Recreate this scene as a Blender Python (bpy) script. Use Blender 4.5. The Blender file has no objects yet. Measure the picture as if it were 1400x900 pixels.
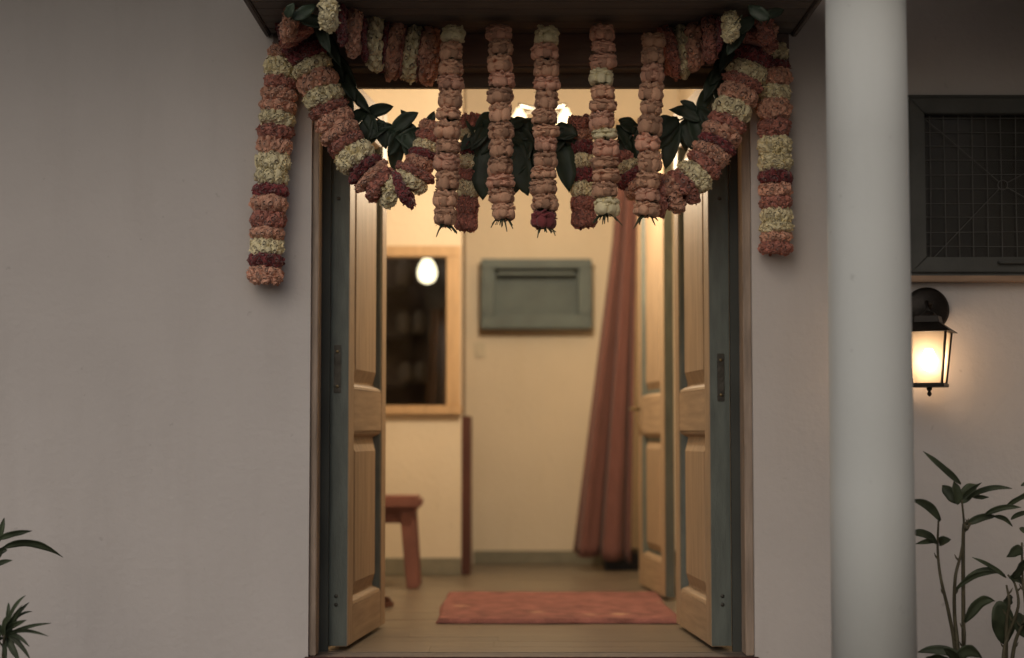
import bpy, bmesh, math, random
from mathutils import Vector, Matrix, Quaternion, noise

R = math.radians
rnd = random.Random(7)
scene = bpy.context.scene
C = scene.collection

# ------------------------------------------------------------------ camera
CAM_Y, CAM_Z, PITCH, LENS = -5.7, 0.769, 3.55, 58.0
cam_data = bpy.data.cameras.new('camera')
cam = bpy.data.objects.new('camera', cam_data)
C.objects.link(cam)
cam.location = (0, CAM_Y, CAM_Z)
cam.rotation_euler = (R(90 + PITCH), 0, 0)
cam_data.lens = LENS
cam_data.sensor_width = 36
cam_data.clip_end = 500
cam_data.dof.use_dof = True
cam_data.dof.focus_distance = 5.55
cam_data.dof.aperture_fstop = 1.2
scene.camera = cam
scene.render.resolution_x, scene.render.resolution_y = 1024, 658

# ------------------------------------------------------------------ sky, sun, exposure
SUN_EL, SUN_AZ = 36.0, 200.0          # overcast dusk, soft light from the front left
world = bpy.data.worlds.new('World')
scene.world = world
world.use_nodes = True
wn = world.node_tree
bg = wn.nodes['Background']
sky = wn.nodes.new('ShaderNodeTexSky')
sky.sky_type = 'NISHITA'
sky.sun_disc = False
sky.sun_elevation = R(SUN_EL)
sky.sun_rotation = R(SUN_AZ)
sky.dust_density = 4.0
sky.air_density = 1.0
sky.ozone_density = 0.6
wn.links.new(sky.outputs[0], bg.inputs[0])
bg.inputs[1].default_value = 0.053
sun_data = bpy.data.lights.new('sun', 'SUN')
sun_data.energy = 0.42
sun_data.angle = R(75)
sun_data.color = (1.0, 0.97, 0.93)
sun = bpy.data.objects.new('sun', sun_data)
C.objects.link(sun)
sd = Vector((math.sin(R(SUN_AZ)) * math.cos(R(SUN_EL)), math.cos(R(SUN_AZ)) * math.cos(R(SUN_EL)), math.sin(R(SUN_EL))))
sun.rotation_euler = sd.to_track_quat('Z', 'Y').to_euler()
scene.view_settings.view_transform = 'Standard'
scene.view_settings.look = 'None'
scene.view_settings.exposure = 0.0
scene.view_settings.gamma = 1.0
scene.view_settings.use_curve_mapping = False
scene.cycles.use_denoising = True
scene.cycles.max_bounces = 10
scene.cycles.diffuse_bounces = 5
scene.cycles.sample_clamp_indirect = 6.0
scene.cycles.caustics_reflective = False
scene.cycles.caustics_refractive = False

F_PX = LENS / 36.0 * 1400.0
SP, CP = math.sin(R(PITCH)), math.cos(R(PITCH))


def at(px, py, Y):
    """point of the place at depth Y that the photograph shows at pixel (px, py)"""
    u, v = (px - 700) / F_PX, (450 - py) / F_PX
    t = (Y - CAM_Y) / (CP - v * SP)
    return Vector((u * t, Y, CAM_Z + t * (SP + v * CP)))


# ------------------------------------------------------------------ materials
MATS = {}


def ramp(nt, fac, stops):
    n = nt.nodes.new('ShaderNodeValToRGB')
    el = n.color_ramp.elements
    while len(el) < len(stops):
        el.new(0.5)
    for e, (p, c) in zip(el, stops):
        e.position = p
        e.color = (*c, 1)
    nt.links.new(fac, n.inputs[0])
    return n.outputs[0]


def mat(name, col, rough=0.6, var=0.12, scale=6.0, bump=0.0, bscale=60.0, stretch=(1, 1, 1), island=0.0, spec=0.4,
        detail=5.0, metal=0.0, sheen=0.0, trans=0.0):
    m = bpy.data.materials.new(name)
    m.use_nodes = True
    nt = m.node_tree
    b = nt.nodes['Principled BSDF']
    tc = nt.nodes.new('ShaderNodeTexCoord')
    mp = nt.nodes.new('ShaderNodeMapping')
    mp.inputs['Scale'].default_value = stretch
    nt.links.new(tc.outputs['Object'], mp.inputs[0])
    nz = nt.nodes.new('ShaderNodeTexNoise')
    nz.inputs['Scale'].default_value = scale
    nz.inputs['Detail'].default_value = detail
    nt.links.new(mp.outputs[0], nz.inputs[0])
    lo = tuple(max(0, c * (1 - var)) for c in col)
    hi = tuple(min(1, c * (1 + var)) for c in col)
    out = ramp(nt, nz.outputs[0], [(0.3, lo), (0.7, hi)])
    if island:
        g = nt.nodes.new('ShaderNodeNewGeometry')
        mr = nt.nodes.new('ShaderNodeMapRange')
        mr.inputs[3].default_value = 1 - island
        mr.inputs[4].default_value = 1 + island
        nt.links.new(g.outputs['Random Per Island'], mr.inputs[0])
        oi = nt.nodes.new('ShaderNodeObjectInfo')
        mr2 = nt.nodes.new('ShaderNodeMapRange')
        mr2.inputs[3].default_value = 1 - island * 0.6
        mr2.inputs[4].default_value = 1 + island * 0.6
        nt.links.new(oi.outputs['Random'], mr2.inputs[0])
        mu = nt.nodes.new('ShaderNodeMath')
        mu.operation = 'MULTIPLY'
        nt.links.new(mr.outputs[0], mu.inputs[0])
        nt.links.new(mr2.outputs[0], mu.inputs[1])
        hs = nt.nodes.new('ShaderNodeHueSaturation')
        nt.links.new(mu.outputs[0], hs.inputs['Value'])
        nt.links.new(out, hs.inputs['Color'])
        out = hs.outputs[0]
    nt.links.new(out, b.inputs['Base Color'])
    b.inputs['Roughness'].default_value = rough
    b.inputs['Specular IOR Level'].default_value = spec
    b.inputs['Metallic'].default_value = metal
    if sheen:
        b.inputs['Sheen Weight'].default_value = sheen
    if bump:
        n2 = nt.nodes.new('ShaderNodeTexNoise')
        n2.inputs['Scale'].default_value = bscale
        n2.inputs['Detail'].default_value = 6
        nt.links.new(mp.outputs[0], n2.inputs[0])
        bp = nt.nodes.new('ShaderNodeBump')
        bp.inputs['Strength'].default_value = bump
        bp.inputs['Distance'].default_value = 0.01
        nt.links.new(n2.outputs[0], bp.inputs['Height'])
        nt.links.new(bp.outputs[0], b.inputs['Normal'])
    if trans:
        tr = nt.nodes.new('ShaderNodeBsdfTranslucent')
        nt.links.new(out, tr.inputs[0])
        mx = nt.nodes.new('ShaderNodeMixShader')
        mx.inputs[0].default_value = trans
        nt.links.new(b.outputs[0], mx.inputs[1])
        nt.links.new(tr.outputs[0], mx.inputs[2])
        nt.links.new(mx.outputs[0], nt.nodes['Material Output'].inputs[0])
    MATS[name] = m
    return m


def emit(name, col, strength):
    m = bpy.data.materials.new(name)
    m.use_nodes = True
    nt = m.node_tree
    b = nt.nodes['Principled BSDF']
    b.inputs['Base Color'].default_value = (*col, 1)
    b.inputs['Emission Color'].default_value = (*col, 1)
    b.inputs['Emission Strength'].default_value = strength
    MATS[name] = m
    return m


def plaster(name, col, stain, grime=0.5):
    """painted plaster: broad uneven tone, fine trowel relief, faint vertical runs and a few chips"""
    m = mat(name, col, 0.85, 0.05, 1.6, 0.28, 38.0, spec=0.2)
    nt = m.node_tree
    b = nt.nodes['Principled BSDF']
    base = b.inputs['Base Color'].links[0].from_socket
    tc = nt.nodes.new('ShaderNodeTexCoord')
    mp = nt.nodes.new('ShaderNodeMapping')
    mp.inputs['Scale'].default_value = (3.0, 3.0, 0.5)
    nt.links.new(tc.outputs['Object'], mp.inputs[0])
    nz = nt.nodes.new('ShaderNodeTexNoise')
    nz.inputs['Scale'].default_value = 2.2
    nz.inputs['Detail'].default_value = 7
    nz.inputs['Roughness'].default_value = 0.62
    nt.links.new(mp.outputs[0], nz.inputs[0])
    f = ramp(nt, nz.outputs[0], [(0.48, (0, 0, 0)), (0.78, (grime,) * 3)])
    mx = nt.nodes.new('ShaderNodeMix')
    mx.data_type = 'RGBA'
    nt.links.new(f, mx.inputs[0])
    nt.links.new(base, mx.inputs[6])
    mx.inputs[7].default_value = (*stain, 1)
    # sparse small specks
    n2 = nt.nodes.new('ShaderNodeTexNoise')
    n2.inputs['Scale'].default_value = 26
    n2.inputs['Detail'].default_value = 3
    nt.links.new(tc.outputs['Object'], n2.inputs[0])
    f2 = ramp(nt, n2.outputs[0], [(0.70, (0, 0, 0)), (0.76, (0.35,) * 3)])
    mx2 = nt.nodes.new('ShaderNodeMix')
    mx2.data_type = 'RGBA'
    nt.links.new(f2, mx2.inputs[0])
    nt.links.new(mx.outputs[2], mx2.inputs[6])
    mx2.inputs[7].default_value = (stain[0] * 0.7, stain[1] * 0.7, stain[2] * 0.7, 1)
    nt.links.new(mx2.outputs[2], b.inputs['Base Color'])
    return m


plaster('wall_paint', (0.585, 0.55, 0.532), (0.49, 0.455, 0.435), 0.35)
plaster('inner_paint', (0.75, 0.655, 0.52), (0.69, 0.585, 0.44), 0.4)
cp_m = plaster('column_paint', (0.635, 0.66, 0.645), (0.52, 0.53, 0.51), 0.35)
[n for n in cp_m.node_tree.nodes if n.type == 'BUMP'][0].inputs['Strength'].default_value = 0.09
mat('porch_ceiling', (0.5, 0.45, 0.4), 0.8, 0.08, 3)
mat('ground', (0.09, 0.085, 0.08), 0.9, 0.25, 5, 0.4, 30)
mat('soil', (0.05, 0.035, 0.025), 0.95, 0.4, 14, 0.8, 40)
mat('threshold_stone', (0.13, 0.11, 0.1), 0.65, 0.25, 10, 0.2, 70)
mat('maroon_oxide', (0.075, 0.022, 0.022), 0.6, 0.3, 8, 0.2, 50)
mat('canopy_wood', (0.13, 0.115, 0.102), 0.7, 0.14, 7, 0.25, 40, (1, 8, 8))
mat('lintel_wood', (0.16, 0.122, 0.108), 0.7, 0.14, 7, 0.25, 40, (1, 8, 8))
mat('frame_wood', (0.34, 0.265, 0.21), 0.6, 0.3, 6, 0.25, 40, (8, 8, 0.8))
mat('door_wood', (0.365, 0.262, 0.17), 0.55, 0.2, 5, 0.12, 60, (9, 9, 0.7))
mat('door_wood_across', (0.365, 0.262, 0.17), 0.55, 0.2, 5, 0.12, 60, (0.7, 9, 9))
mat('teal_paint', (0.125, 0.143, 0.128), 0.5, 0.2, 7, 0.25, 45, (5, 5, 0.9))
mat('dark_gap', (0.05, 0.055, 0.05), 0.7, 0.2, 5)
mat('iron', (0.075, 0.07, 0.06), 0.45, 0.3, 30, 0.2, 90, metal=0.6)
mat('brass', (0.25, 0.19, 0.10), 0.4, 0.2, 30, metal=0.8)
mat('floor_wood', (0.17, 0.14, 0.107), 0.36, 0.22, 4, 0.06, 60, (1.2, 14, 1), island=0.14)
mat('skirting_stone', (0.23, 0.215, 0.165), 0.5, 0.12, 12)
mat('brown_board', (0.085, 0.03, 0.022), 0.55, 0.2, 5, 0, 1, (6, 6, 1))
mat('pale_frame', (0.52, 0.35, 0.20), 0.5, 0.12, 5, 0.08, 50, (6, 6, 1))
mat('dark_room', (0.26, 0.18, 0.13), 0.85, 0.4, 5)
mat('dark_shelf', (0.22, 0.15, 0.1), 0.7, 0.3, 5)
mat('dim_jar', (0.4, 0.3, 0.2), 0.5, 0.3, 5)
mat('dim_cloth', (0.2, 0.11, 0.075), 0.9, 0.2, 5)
mat('hatch_paint', (0.105, 0.137, 0.14), 0.55, 0.14, 7, 0.1, 40)
mat('switch_plastic', (0.62, 0.55, 0.42), 0.4, 0.03, 5)
mat('curtain_cloth', (0.205, 0.09, 0.08), 0.9, 0.12, 40, 0.15, 220, (1, 1, 0.15), sheen=0.2, trans=0.15)
mat('stool_paint', (0.23, 0.10, 0.08), 0.5, 0.15, 8, 0.1, 40)
mat('black_lacquer', (0.012, 0.011, 0.01), 0.5, 0.2, 8)
mat('slipper_rubber', (0.14, 0.06, 0.04), 0.7, 0.2, 8)
mat('lantern_metal', (0.022, 0.018, 0.015), 0.45, 0.3, 25, 0.15, 90, metal=0.5)
mat('window_frame', (0.085, 0.087, 0.08), 0.55, 0.2, 9, 0.15, 60)
mat('window_wire', (0.115, 0.11, 0.10), 0.6, 0.2, 20)
mat('window_dark', (0.035, 0.033, 0.03), 0.5, 0.3, 4)
mat('sill_wood', (0.36, 0.24, 0.16), 0.6, 0.15, 7, 0.15, 50, (1, 6, 6))
mat('steel_grey', (0.10, 0.10, 0.095), 0.4, 0.1, 9, metal=0.4)
# petals and leaves
mat('petal_salmon', (0.68, 0.37, 0.26), 0.85, 0.22, 45, island=0.22, sheen=0.25, trans=0.12)
mat('petal_peach', (0.585, 0.335, 0.218), 0.85, 0.25, 45, island=0.3, sheen=0.25, trans=0.12)
mat('petal_rose', (0.47, 0.19, 0.145), 0.85, 0.25, 45, island=0.25, sheen=0.25, trans=0.1)
mat('petal_maroon', (0.22, 0.045, 0.05), 0.85, 0.25, 45, island=0.25, sheen=0.3, trans=0.06)
mat('petal_cream', (0.86, 0.77, 0.50), 0.85, 0.12, 45, island=0.12, sheen=0.2, trans=0.12)
mat('thread', (0.045, 0.06, 0.035), 0.8, 0.3, 30)
mat('mango_leaf', (0.036, 0.055, 0.036), 0.5, 0.35, 12, 0.2, 40, island=0.25, trans=0.08)
mat('plant_leaf', (0.062, 0.08, 0.045), 0.5, 0.45, 14, 0.2, 40, island=0.35, trans=0.15)
mat('plant_stem', (0.085, 0.075, 0.045), 0.7, 0.3, 25, 0.3, 60)
emit('bulb_glow', (1.0, 0.66, 0.41), 70.0)
emit('shade_glow', (1.0, 0.86, 0.58), 1.8)
emit('globe_glow', (1.0, 0.88, 0.60), 3.2)


def glass(name, col, tcol, k_trans, k_gloss):
    m = bpy.data.materials.new(name)
    m.use_nodes = True
    nt = m.node_tree
    nt.nodes.remove(nt.nodes['Principled BSDF'])
    out = nt.nodes['Material Output']
    a = nt.nodes.new('ShaderNodeBsdfTransparent')
    a.inputs[0].default_value = (*tcol, 1)
    t = nt.nodes.new('ShaderNodeBsdfTranslucent')
    t.inputs[0].default_value = (*col, 1)
    g = nt.nodes.new('ShaderNodeBsdfGlossy')
    g.inputs['Roughness'].default_value = 0.08
    m1 = nt.nodes.new('ShaderNodeMixShader')
    m1.inputs[0].default_value = k_trans
    nt.links.new(a.outputs[0], m1.inputs[1])
    nt.links.new(t.outputs[0], m1.inputs[2])
    m2 = nt.nodes.new('ShaderNodeMixShader')
    m2.inputs[0].default_value = k_gloss
    nt.links.new(m1.outputs[0], m2.inputs[1])
    nt.links.new(g.outputs[0], m2.inputs[2])
    nt.links.new(m2.outputs[0], out.inputs[0])
    MATS[name] = m


glass('frosted_glass', (0.36, 0.32, 0.25), (0.95, 0.92, 0.85), 0.6, 0.03)
glass('clear_glass', (0.5, 0.5, 0.5), (0.88, 0.88, 0.86), 0.0, 0.03)

# rug: woven rose with a paler border motif
m = mat('rug_wool', (0.235, 0.096, 0.085), 0.95, 0.34, 14, 0.9, 120, detail=8)
nt = m.node_tree
b = nt.nodes['Principled BSDF']
base = b.inputs['Base Color'].links[0].from_socket
tc = nt.nodes.new('ShaderNodeTexCoord')
vz = nt.nodes.new('ShaderNodeTexVoronoi')
vz.inputs['Scale'].default_value = 4.6
nt.links.new(tc.outputs['Object'], vz.inputs[0])
nz = nt.nodes.new('ShaderNodeTexNoise')
nz.inputs['Scale'].default_value = 22
nt.links.new(tc.outputs['Object'], nz.inputs[0])
ad = nt.nodes.new('ShaderNodeMath')
ad.operation = 'ADD'
nt.links.new(vz.outputs[0], ad.inputs[0])
mu = nt.nodes.new('ShaderNodeMath')
mu.operation = 'MULTIPLY'
mu.inputs[1].default_value = 0.35
nt.links.new(nz.outputs[0], mu.inputs[0])
nt.links.new(mu.outputs[0], ad.inputs[1])
f = ramp(nt, ad.outputs[0], [(0.26, (0.75,) * 3), (0.40, (0,) * 3)])
mx = nt.nodes.new('ShaderNodeMix')
mx.data_type = 'RGBA'
nt.links.new(f, mx.inputs[0])
nt.links.new(base, mx.inputs[6])
mx.inputs[7].default_value = (0.50, 0.30, 0.20, 1)
nt.links.new(mx.outputs[2], b.inputs['Base Color'])

# ------------------------------------------------------------------ mesh helpers
ORIGIN = {}


def tag(o, label=None, cat=None, group=None, kind=None):
    if label:
        o['label'] = label
    if cat:
        o['category'] = cat
    if group:
        o['group'] = group
    if kind:
        o['kind'] = kind
    return o


def thing(name, label, cat, loc=(0, 0, 0), group=None):
    o = bpy.data.objects.new(name, None)
    o.empty_display_size = 0.05
    C.objects.link(o)
    o.location = loc
    ORIGIN[o] = Vector(loc)
    return tag(o, label, cat, group)


def link(o, parent=None):
    C.objects.link(o)
    if parent is not None:
        o.parent = parent
        ORIGIN[o] = ORIGIN.get(parent, Vector((0, 0, 0)))
    else:
        ORIGIN[o] = o.location.copy()
    return o


class MB:
    def __init__(s):
        s.v, s.f, s.m = [], [], []

    def add(s, vs, fs, mi=0):
        n = len(s.v)
        s.v += [Vector(v) for v in vs]
        for k, f in enumerate(fs):
            s.f.append([i + n for i in f])
            s.m.append(mi[k] if isinstance(mi, (list, tuple)) else mi)
        return s

    def box(s, a, b, mi=0):
        x0, y0, z0 = [min(p, q) for p, q in zip(a, b)]
        x1, y1, z1 = [max(p, q) for p, q in zip(a, b)]
        v = [(x0, y0, z0), (x1, y0, z0), (x1, y1, z0), (x0, y1, z0), (x0, y0, z1), (x1, y0, z1), (x1, y1, z1), (x0, y1, z1)]
        # order: bottom, top, front(-y), right(+x), back(+y), left(-x)
        return s.add(v, [(0, 3, 2, 1), (4, 5, 6, 7), (0, 1, 5, 4), (1, 2, 6, 5), (2, 3, 7, 6), (3, 0, 4, 7)], mi)

    def hexa(s, v, mi=0):
        return s.add(v, [(0, 3, 2, 1), (4, 5, 6, 7), (0, 1, 5, 4), (1, 2, 6, 5), (2, 3, 7, 6), (3, 0, 4, 7)], mi)

    def tube(s, pts, rad, n=8, mi=0, caps=True):
        pts = [Vector(p) for p in pts]
        rs = rad if isinstance(rad, (list, tuple)) else [rad] * len(pts)
        rings = []
        up = Vector((0.13, 0.31, 0.94))
        for i, p in enumerate(pts):
            d = (pts[min(i + 1, len(pts) - 1)] - pts[max(i - 1, 0)]).normalized()
            if abs(d.dot(up)) > 0.95:
                up = Vector((1, 0.1, 0))
            a = d.cross(up).normalized()
            c = d.cross(a).normalized()
            rings.append([p + rs[i] * (math.cos(t) * a + math.sin(t) * c) for t in [2 * math.pi * k / n for k in range(n)]])
        vs = [v for r in rings for v in r]
        fs = []
        for i in range(len(pts) - 1):
            for k in range(n):
                fs.append((i * n + k, i * n + (k + 1) % n, (i + 1) * n + (k + 1) % n, (i + 1) * n + k))
        if caps:
            fs.append(tuple(range(n))[::-1])
            fs.append(tuple(range((len(pts) - 1) * n, len(pts) * n)))
        return s.add(vs, fs, mi)

    def lathe(s, prof, c=(0, 0, 0), n=32, mi=0, axis='z'):
        c = Vector(c)
        vs, fs = [], []
        for r, z in prof:
            for k in range(n):
                t = 2 * math.pi * k / n
                p = (r * math.cos(t), r * math.sin(t), z)
                if axis == 'y':
                    p = (r * math.cos(t), z, r * math.sin(t))
                vs.append(c + Vector(p))
        for i in range(len(prof) - 1):
            for k in range(n):
                fs.append((i * n + k, i * n + (k + 1) % n, (i + 1) * n + (k + 1) % n, (i + 1) * n + k))
        fs.append(tuple(range(n))[::-1])
        fs.append(tuple(range((len(prof) - 1) * n, len(prof) * n)))
        return s.add(vs, fs, mi)

    def frustum4(s, c, w0, w1, z0, z1, mi=0):
        """square frustum about c: half width w0 at z0, w1 at z1"""
        v = []
        for w, z in ((w0, z0), (w1, z1)):
            for a, b_ in ((-1, -1), (1, -1), (1, 1), (-1, 1)):
                v.append((c[0] + a * w, c[1] + b_ * w, z))
        return s.hexa(v, mi)

    def grid(s, fn, nu, nv, mi=0):
        vs = [fn(i / nu, j / nv) for j in range(nv + 1) for i in range(nu + 1)]
        fs = [(j * (nu + 1) + i, j * (nu + 1) + i + 1, (j + 1) * (nu + 1) + i + 1, (j + 1) * (nu + 1) + i) for j in range(nv) for i in range(nu)]
        return s.add(vs, fs, mi)

    def mesh(s, name, off=None, smooth=False, bevel=0.0):
        me = bpy.data.meshes.new(name)
        off = off or Vector((0, 0, 0))
        me.from_pydata([tuple(v - off) for v in s.v], [], s.f)
        me.polygons.foreach_set('material_index', s.m)
        if bevel or smooth == 'fix':
            bm = bmesh.new()
            bm.from_mesh(me)
            bmesh.ops.recalc_face_normals(bm, faces=bm.faces)
            if bevel:
                bmesh.ops.bevel(bm, geom=list(bm.edges), offset=bevel, segments=2, affect='EDGES', clamp_overlap=True)
            bm.to_mesh(me)
            bm.free()
        if smooth:
            me.polygons.foreach_set('use_smooth', [True] * len(me.polygons))
        me.update()
        return me

    def build(s, name, mats, parent=None, smooth=False, bevel=0.0, loc=None):
        off = ORIGIN.get(parent, Vector((0, 0, 0))) if parent is not None else Vector(loc or (0, 0, 0))
        me = s.mesh(name, off, smooth, bevel)
        for mm in (mats if isinstance(mats, (list, tuple)) else [mats]):
            me.materials.append(MATS[mm])
        o = bpy.data.objects.new(name, me)
        if parent is None and loc is not None:
            o.location = loc
        return link(o, parent)


def box(name, a, b_, m, parent=None, bevel=0.0):
    return MB().box(a, b_).build(name, m, parent, False, bevel)


# ================================================================== SETTING
# opening of the doorway in the front wall (y = 0 is its outer face)
XL, XR = at(424, 500, 0).x, at(1029, 500, 0).x
ZT = at(700, 88, 0).z
WT = 0.12                        # wall thickness seen as reveal
# ventilator window opening
WX0, WX1 = at(1241, 200, 0).x, at(1241, 200, 0).x + 0.74
WZ0, WZ1 = at(1300, 374, 0).z, at(1300, 135, 0).z

g = MB()
g.box((-60, -60, -0.5), (60, 60, -0.17))
tag(g.build('ground', 'ground'), kind='structure')
g = MB()
g.box((-4.2, -2.1, -0.169), (5.0, -0.002, -0.15))
tag(g.build('porch_paving', 'threshold_stone', bevel=0.004), kind='structure')

w = MB()
Z0, Z1 = -0.4, 3.3
w.box((-4.2, 0, Z0), (XL, WT, Z1))
w.box((XL, 0, ZT), (XR, WT, Z1))
w.box((XR, 0, Z0), (WX0, WT, Z1))
w.box((WX0, 0, Z0), (WX1, WT, WZ0))
w.box((WX0, 0, WZ1), (WX1, WT, Z1))
w.box((WX1, 0, Z0), (5.0, WT, Z1))
bm = bmesh.new()
bm.from_mesh(w.mesh('tmp'))
bmesh.ops.remove_doubles(bm, verts=bm.verts, dist=1e-5)
dead = [f_ for f_ in bm.faces if any(g_ is not f_ and (g_.calc_center_median() - f_.calc_center_median()).length < 1e-4 for e in f_.edges for g_ in e.link_faces)]
bmesh.ops.delete(bm, geom=dead, context='FACES')
me = bpy.data.meshes.new('house_wall')
bm.to_mesh(me)
bm.free()
me.materials.append(MATS['wall_paint'])
hw = link(bpy.data.objects.new('house_wall', me))
tag(hw, 'pale mauve grey plastered house wall around the open doorway', 'wall')
box('threshold', (XL + 0.001, -0.004, -0.16), (XR - 0.001, WT - 0.002, -0.002), 'threshold_stone', hw, 0.004)
box('riser', (XL - 0.012, -0.016, -0.15), (XR + 0.012, -0.0045, 0.001), 'maroon_oxide', hw, 0.003)

# porch roof over the whole front, carried by the column; unseen beams added for shade
COL_Y = -1.0
pr = MB()
pr.box((-4.2, -1.35, 2.95), (5.0, -0.002, 3.06))
pr.box((-4.2, -1.35, 2.82), (0.8, -1.15, 2.9498))
pr.box((0.8005, -1.35, 2.20), (1.999, -0.85, 2.9498))  # low beam and dropped ceiling, added out of view to shade the right wall
pr.box((0.8005, -0.8495, 2.55), (1.999, -0.0025, 2.9496))
tag(pr.build('porch_roof', 'porch_ceiling', bevel=0.006), 'plastered porch roof slab above the doorway with unseen beams added for shade', 'roof')

rw = box('added_shade_wall', (2.0, -4.0, -0.4), (2.12, -0.0025, 2.9494), 'wall_paint', None, 0.004)  # out-of-view wall added to block sky light from the right
tag(rw, 'unseen plastered wall added to shade the porch beyond the lantern', 'wall')

# column
c0 = at(1190, 450, COL_Y)
crad = (at(1245, 450, COL_Y).x - at(1133.5, 450, COL_Y).x) / 2
cx = (at(1245, 450, COL_Y).x + at(1133.5, 450, COL_Y).x) / 2
col = thing('porch_column', 'round pale grey column standing in front of wall lantern', 'column', (cx, COL_Y, -0.15))
s = MB()
s.lathe([(crad * 1.02, -0.08), (crad * 1.01, 0.6), (crad * 0.995, 1.6), (crad * 0.975, 2.115)], (cx, COL_Y, 0), 64)
s.build('shaft', 'column_paint', col, True)
s = MB()
s.lathe([(crad * 1.35, -0.1495), (crad * 1.35, -0.10), (crad * 1.2, -0.085), (crad * 1.05, -0.06)], (cx, COL_Y, 0), 48)
s.build('base', 'column_paint', col, True)
s = MB()
s.lathe([(crad * 1.0, 2.11), (crad * 1.2, 2.125), (crad * 1.3, 2.14), (crad * 1.3, 2.1995)], (cx, COL_Y, 0), 48)
s.build('capital', 'column_paint', col, True)

# ------------------------------------------------------------------ interior shell
BY = 3.94                         # back wall
PY = 3.20                         # partition with the framed glass
PX = at(631, 560, PY).x
RX, LX, CZ = 0.98, -1.35, 2.80
fl = MB()
fl.box((LX, WT, -0.06), (RX, BY, -0.012))
flo = fl.build('floor', 'dark_gap')
tag(flo, kind='structure')
rows = 27
pw = (BY - WT) / rows
for r_ in range(rows):
    y0 = WT + r_ * pw
    x = LX - rnd.random() * 0.9
    while x < RX:
        x1 = x + 1.35
        a, b_ = max(x, LX), min(x1, RX)
        if b_ - a > 0.05:
            q = MB()
            h = rnd.uniform(0, 0.0012)
            q.box((a + 0.0005, y0 + 0.0005, -0.0118), (b_ - 0.0005, y0 + pw - 0.0005, -h))
            q.build('plank', 'floor_wood', flo)
        x = x1
wb = MB()
wb.box((PX - 0.003, BY, -0.06), (RX, BY + 0.1, CZ))
wbo = tag(wb.build('wall_back', 'inner_paint'), kind='structure')
wr = MB()
wr.box((RX, WT, -0.06), (RX + 0.1, BY + 0.1, CZ))
wro = tag(wr.build('wall_right', 'inner_paint'), kind='structure')
wl = MB()
wl.box((LX - 0.1, WT, -0.06), (LX, PY + 0.02, CZ))
wlo = tag(wl.build('wall_left', 'inner_paint'), kind='structure')
wc = MB()
wc.box((LX - 0.1, WT + 0.001, CZ + 0.001), (RX + 0.1, BY + 0.1, CZ + 0.1))
tag(wc.build('ceiling', 'inner_paint'), kind='structure')
# partition wall with an opening for the framed glass
GX0, GX1 = at(500, 450, PY).x, at(611, 450, PY).x
GZ0, GZ1 = at(570, 555, PY).z, at(570, 351, PY).z
wp = MB()
PT = 0.10
wp.box((LX, PY, -0.06), (PX, PY + PT, GZ0))
wp.box((LX, PY, GZ1), (PX, PY + PT, CZ))
wp.box((LX, PY, GZ0), (GX0, PY + PT, GZ1))
wp.box((GX1, PY, GZ0), (PX, PY + PT, GZ1))
wpo = tag(wp.build('wall_partition', 'inner_paint'), kind='structure')
# dark kitchen behind it
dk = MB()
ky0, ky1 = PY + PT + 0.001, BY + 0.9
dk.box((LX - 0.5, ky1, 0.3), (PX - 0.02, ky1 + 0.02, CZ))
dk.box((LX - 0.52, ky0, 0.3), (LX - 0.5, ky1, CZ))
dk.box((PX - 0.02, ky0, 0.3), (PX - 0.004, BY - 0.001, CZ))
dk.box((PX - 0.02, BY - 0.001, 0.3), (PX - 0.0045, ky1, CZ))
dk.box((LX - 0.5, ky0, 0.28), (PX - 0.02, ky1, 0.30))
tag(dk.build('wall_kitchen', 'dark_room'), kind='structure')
# skirtings
box('skirting', (PX + 0.05, BY - 0.014, 0.0), (RX - 0.001, BY - 0.0005, 0.078), 'skirting_stone', wbo, 0.003)
box('skirting', (LX + 0.001, PY - 0.014, 0.0), (PX - 0.001, PY - 0.0005, 0.092), 'skirting_stone', wpo, 0.003)
box('skirting', (RX - 0.014, WT + 0.9, 0.0), (RX - 0.0005, BY - 0.02, 0.078), 'skirting_stone', wro, 0.003)
# brown board on the free end of the partition, up to the sill of the frame
tb = at(640, 569, PY)
bb = box('end_board', (PX + 0.001, PY - 0.004, 0.002), (at(643, 600, PY).x, PY + PT + 0.30, tb.z), 'brown_board', None, 0.003)
tag(bb, 'dark red brown board covering the low end of the inner partition', 'board')

# ------------------------------------------------------------------ doorway: timber lining, head, canopy
df = thing('door_frame', 'weathered brown timber frame lining the doorway', 'door frame', ((XL + XR) / 2, 0.05, 0))
JL, JR = at(438, 500, 0.1).x, at(1012, 500, 0.1).x
HZ = at(700, 122, WT).z
box('jamb', (XL + 0.0005, 0.018, 0.0), (JL, WT + 0.004, ZT - 0.001), 'frame_wood', df, 0.003)
box('jamb', (JR, 0.018, 0.0), (XR - 0.0005, WT + 0.004, ZT - 0.001), 'frame_wood', df, 0.003)
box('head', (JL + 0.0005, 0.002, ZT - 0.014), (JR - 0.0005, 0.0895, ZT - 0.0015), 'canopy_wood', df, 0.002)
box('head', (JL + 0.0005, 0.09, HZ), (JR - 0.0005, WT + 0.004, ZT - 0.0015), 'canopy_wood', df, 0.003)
box('rebate', (JL - 0.05, WT + 0.0061, 0.0), (JL + 0.03, WT + 0.030, ZT + 0.031), 'dark_gap', df)  # dark strips: gap shade put into the colour, widened to block room light
box('rebate', (JR - 0.03, WT + 0.0061, 0.0), (JR + 0.05, WT + 0.030, ZT + 0.031), 'dark_gap', df)
box('rebate', (JL - 0.06, WT + 0.0305, 0.0), (JL + 0.014, WT + 0.125, ZT + 0.03), 'dark_gap', df)
box('rebate', (JR - 0.014, WT + 0.0305, 0.0), (JR + 0.06, WT + 0.125, ZT + 0.03), 'dark_gap', df)
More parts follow.
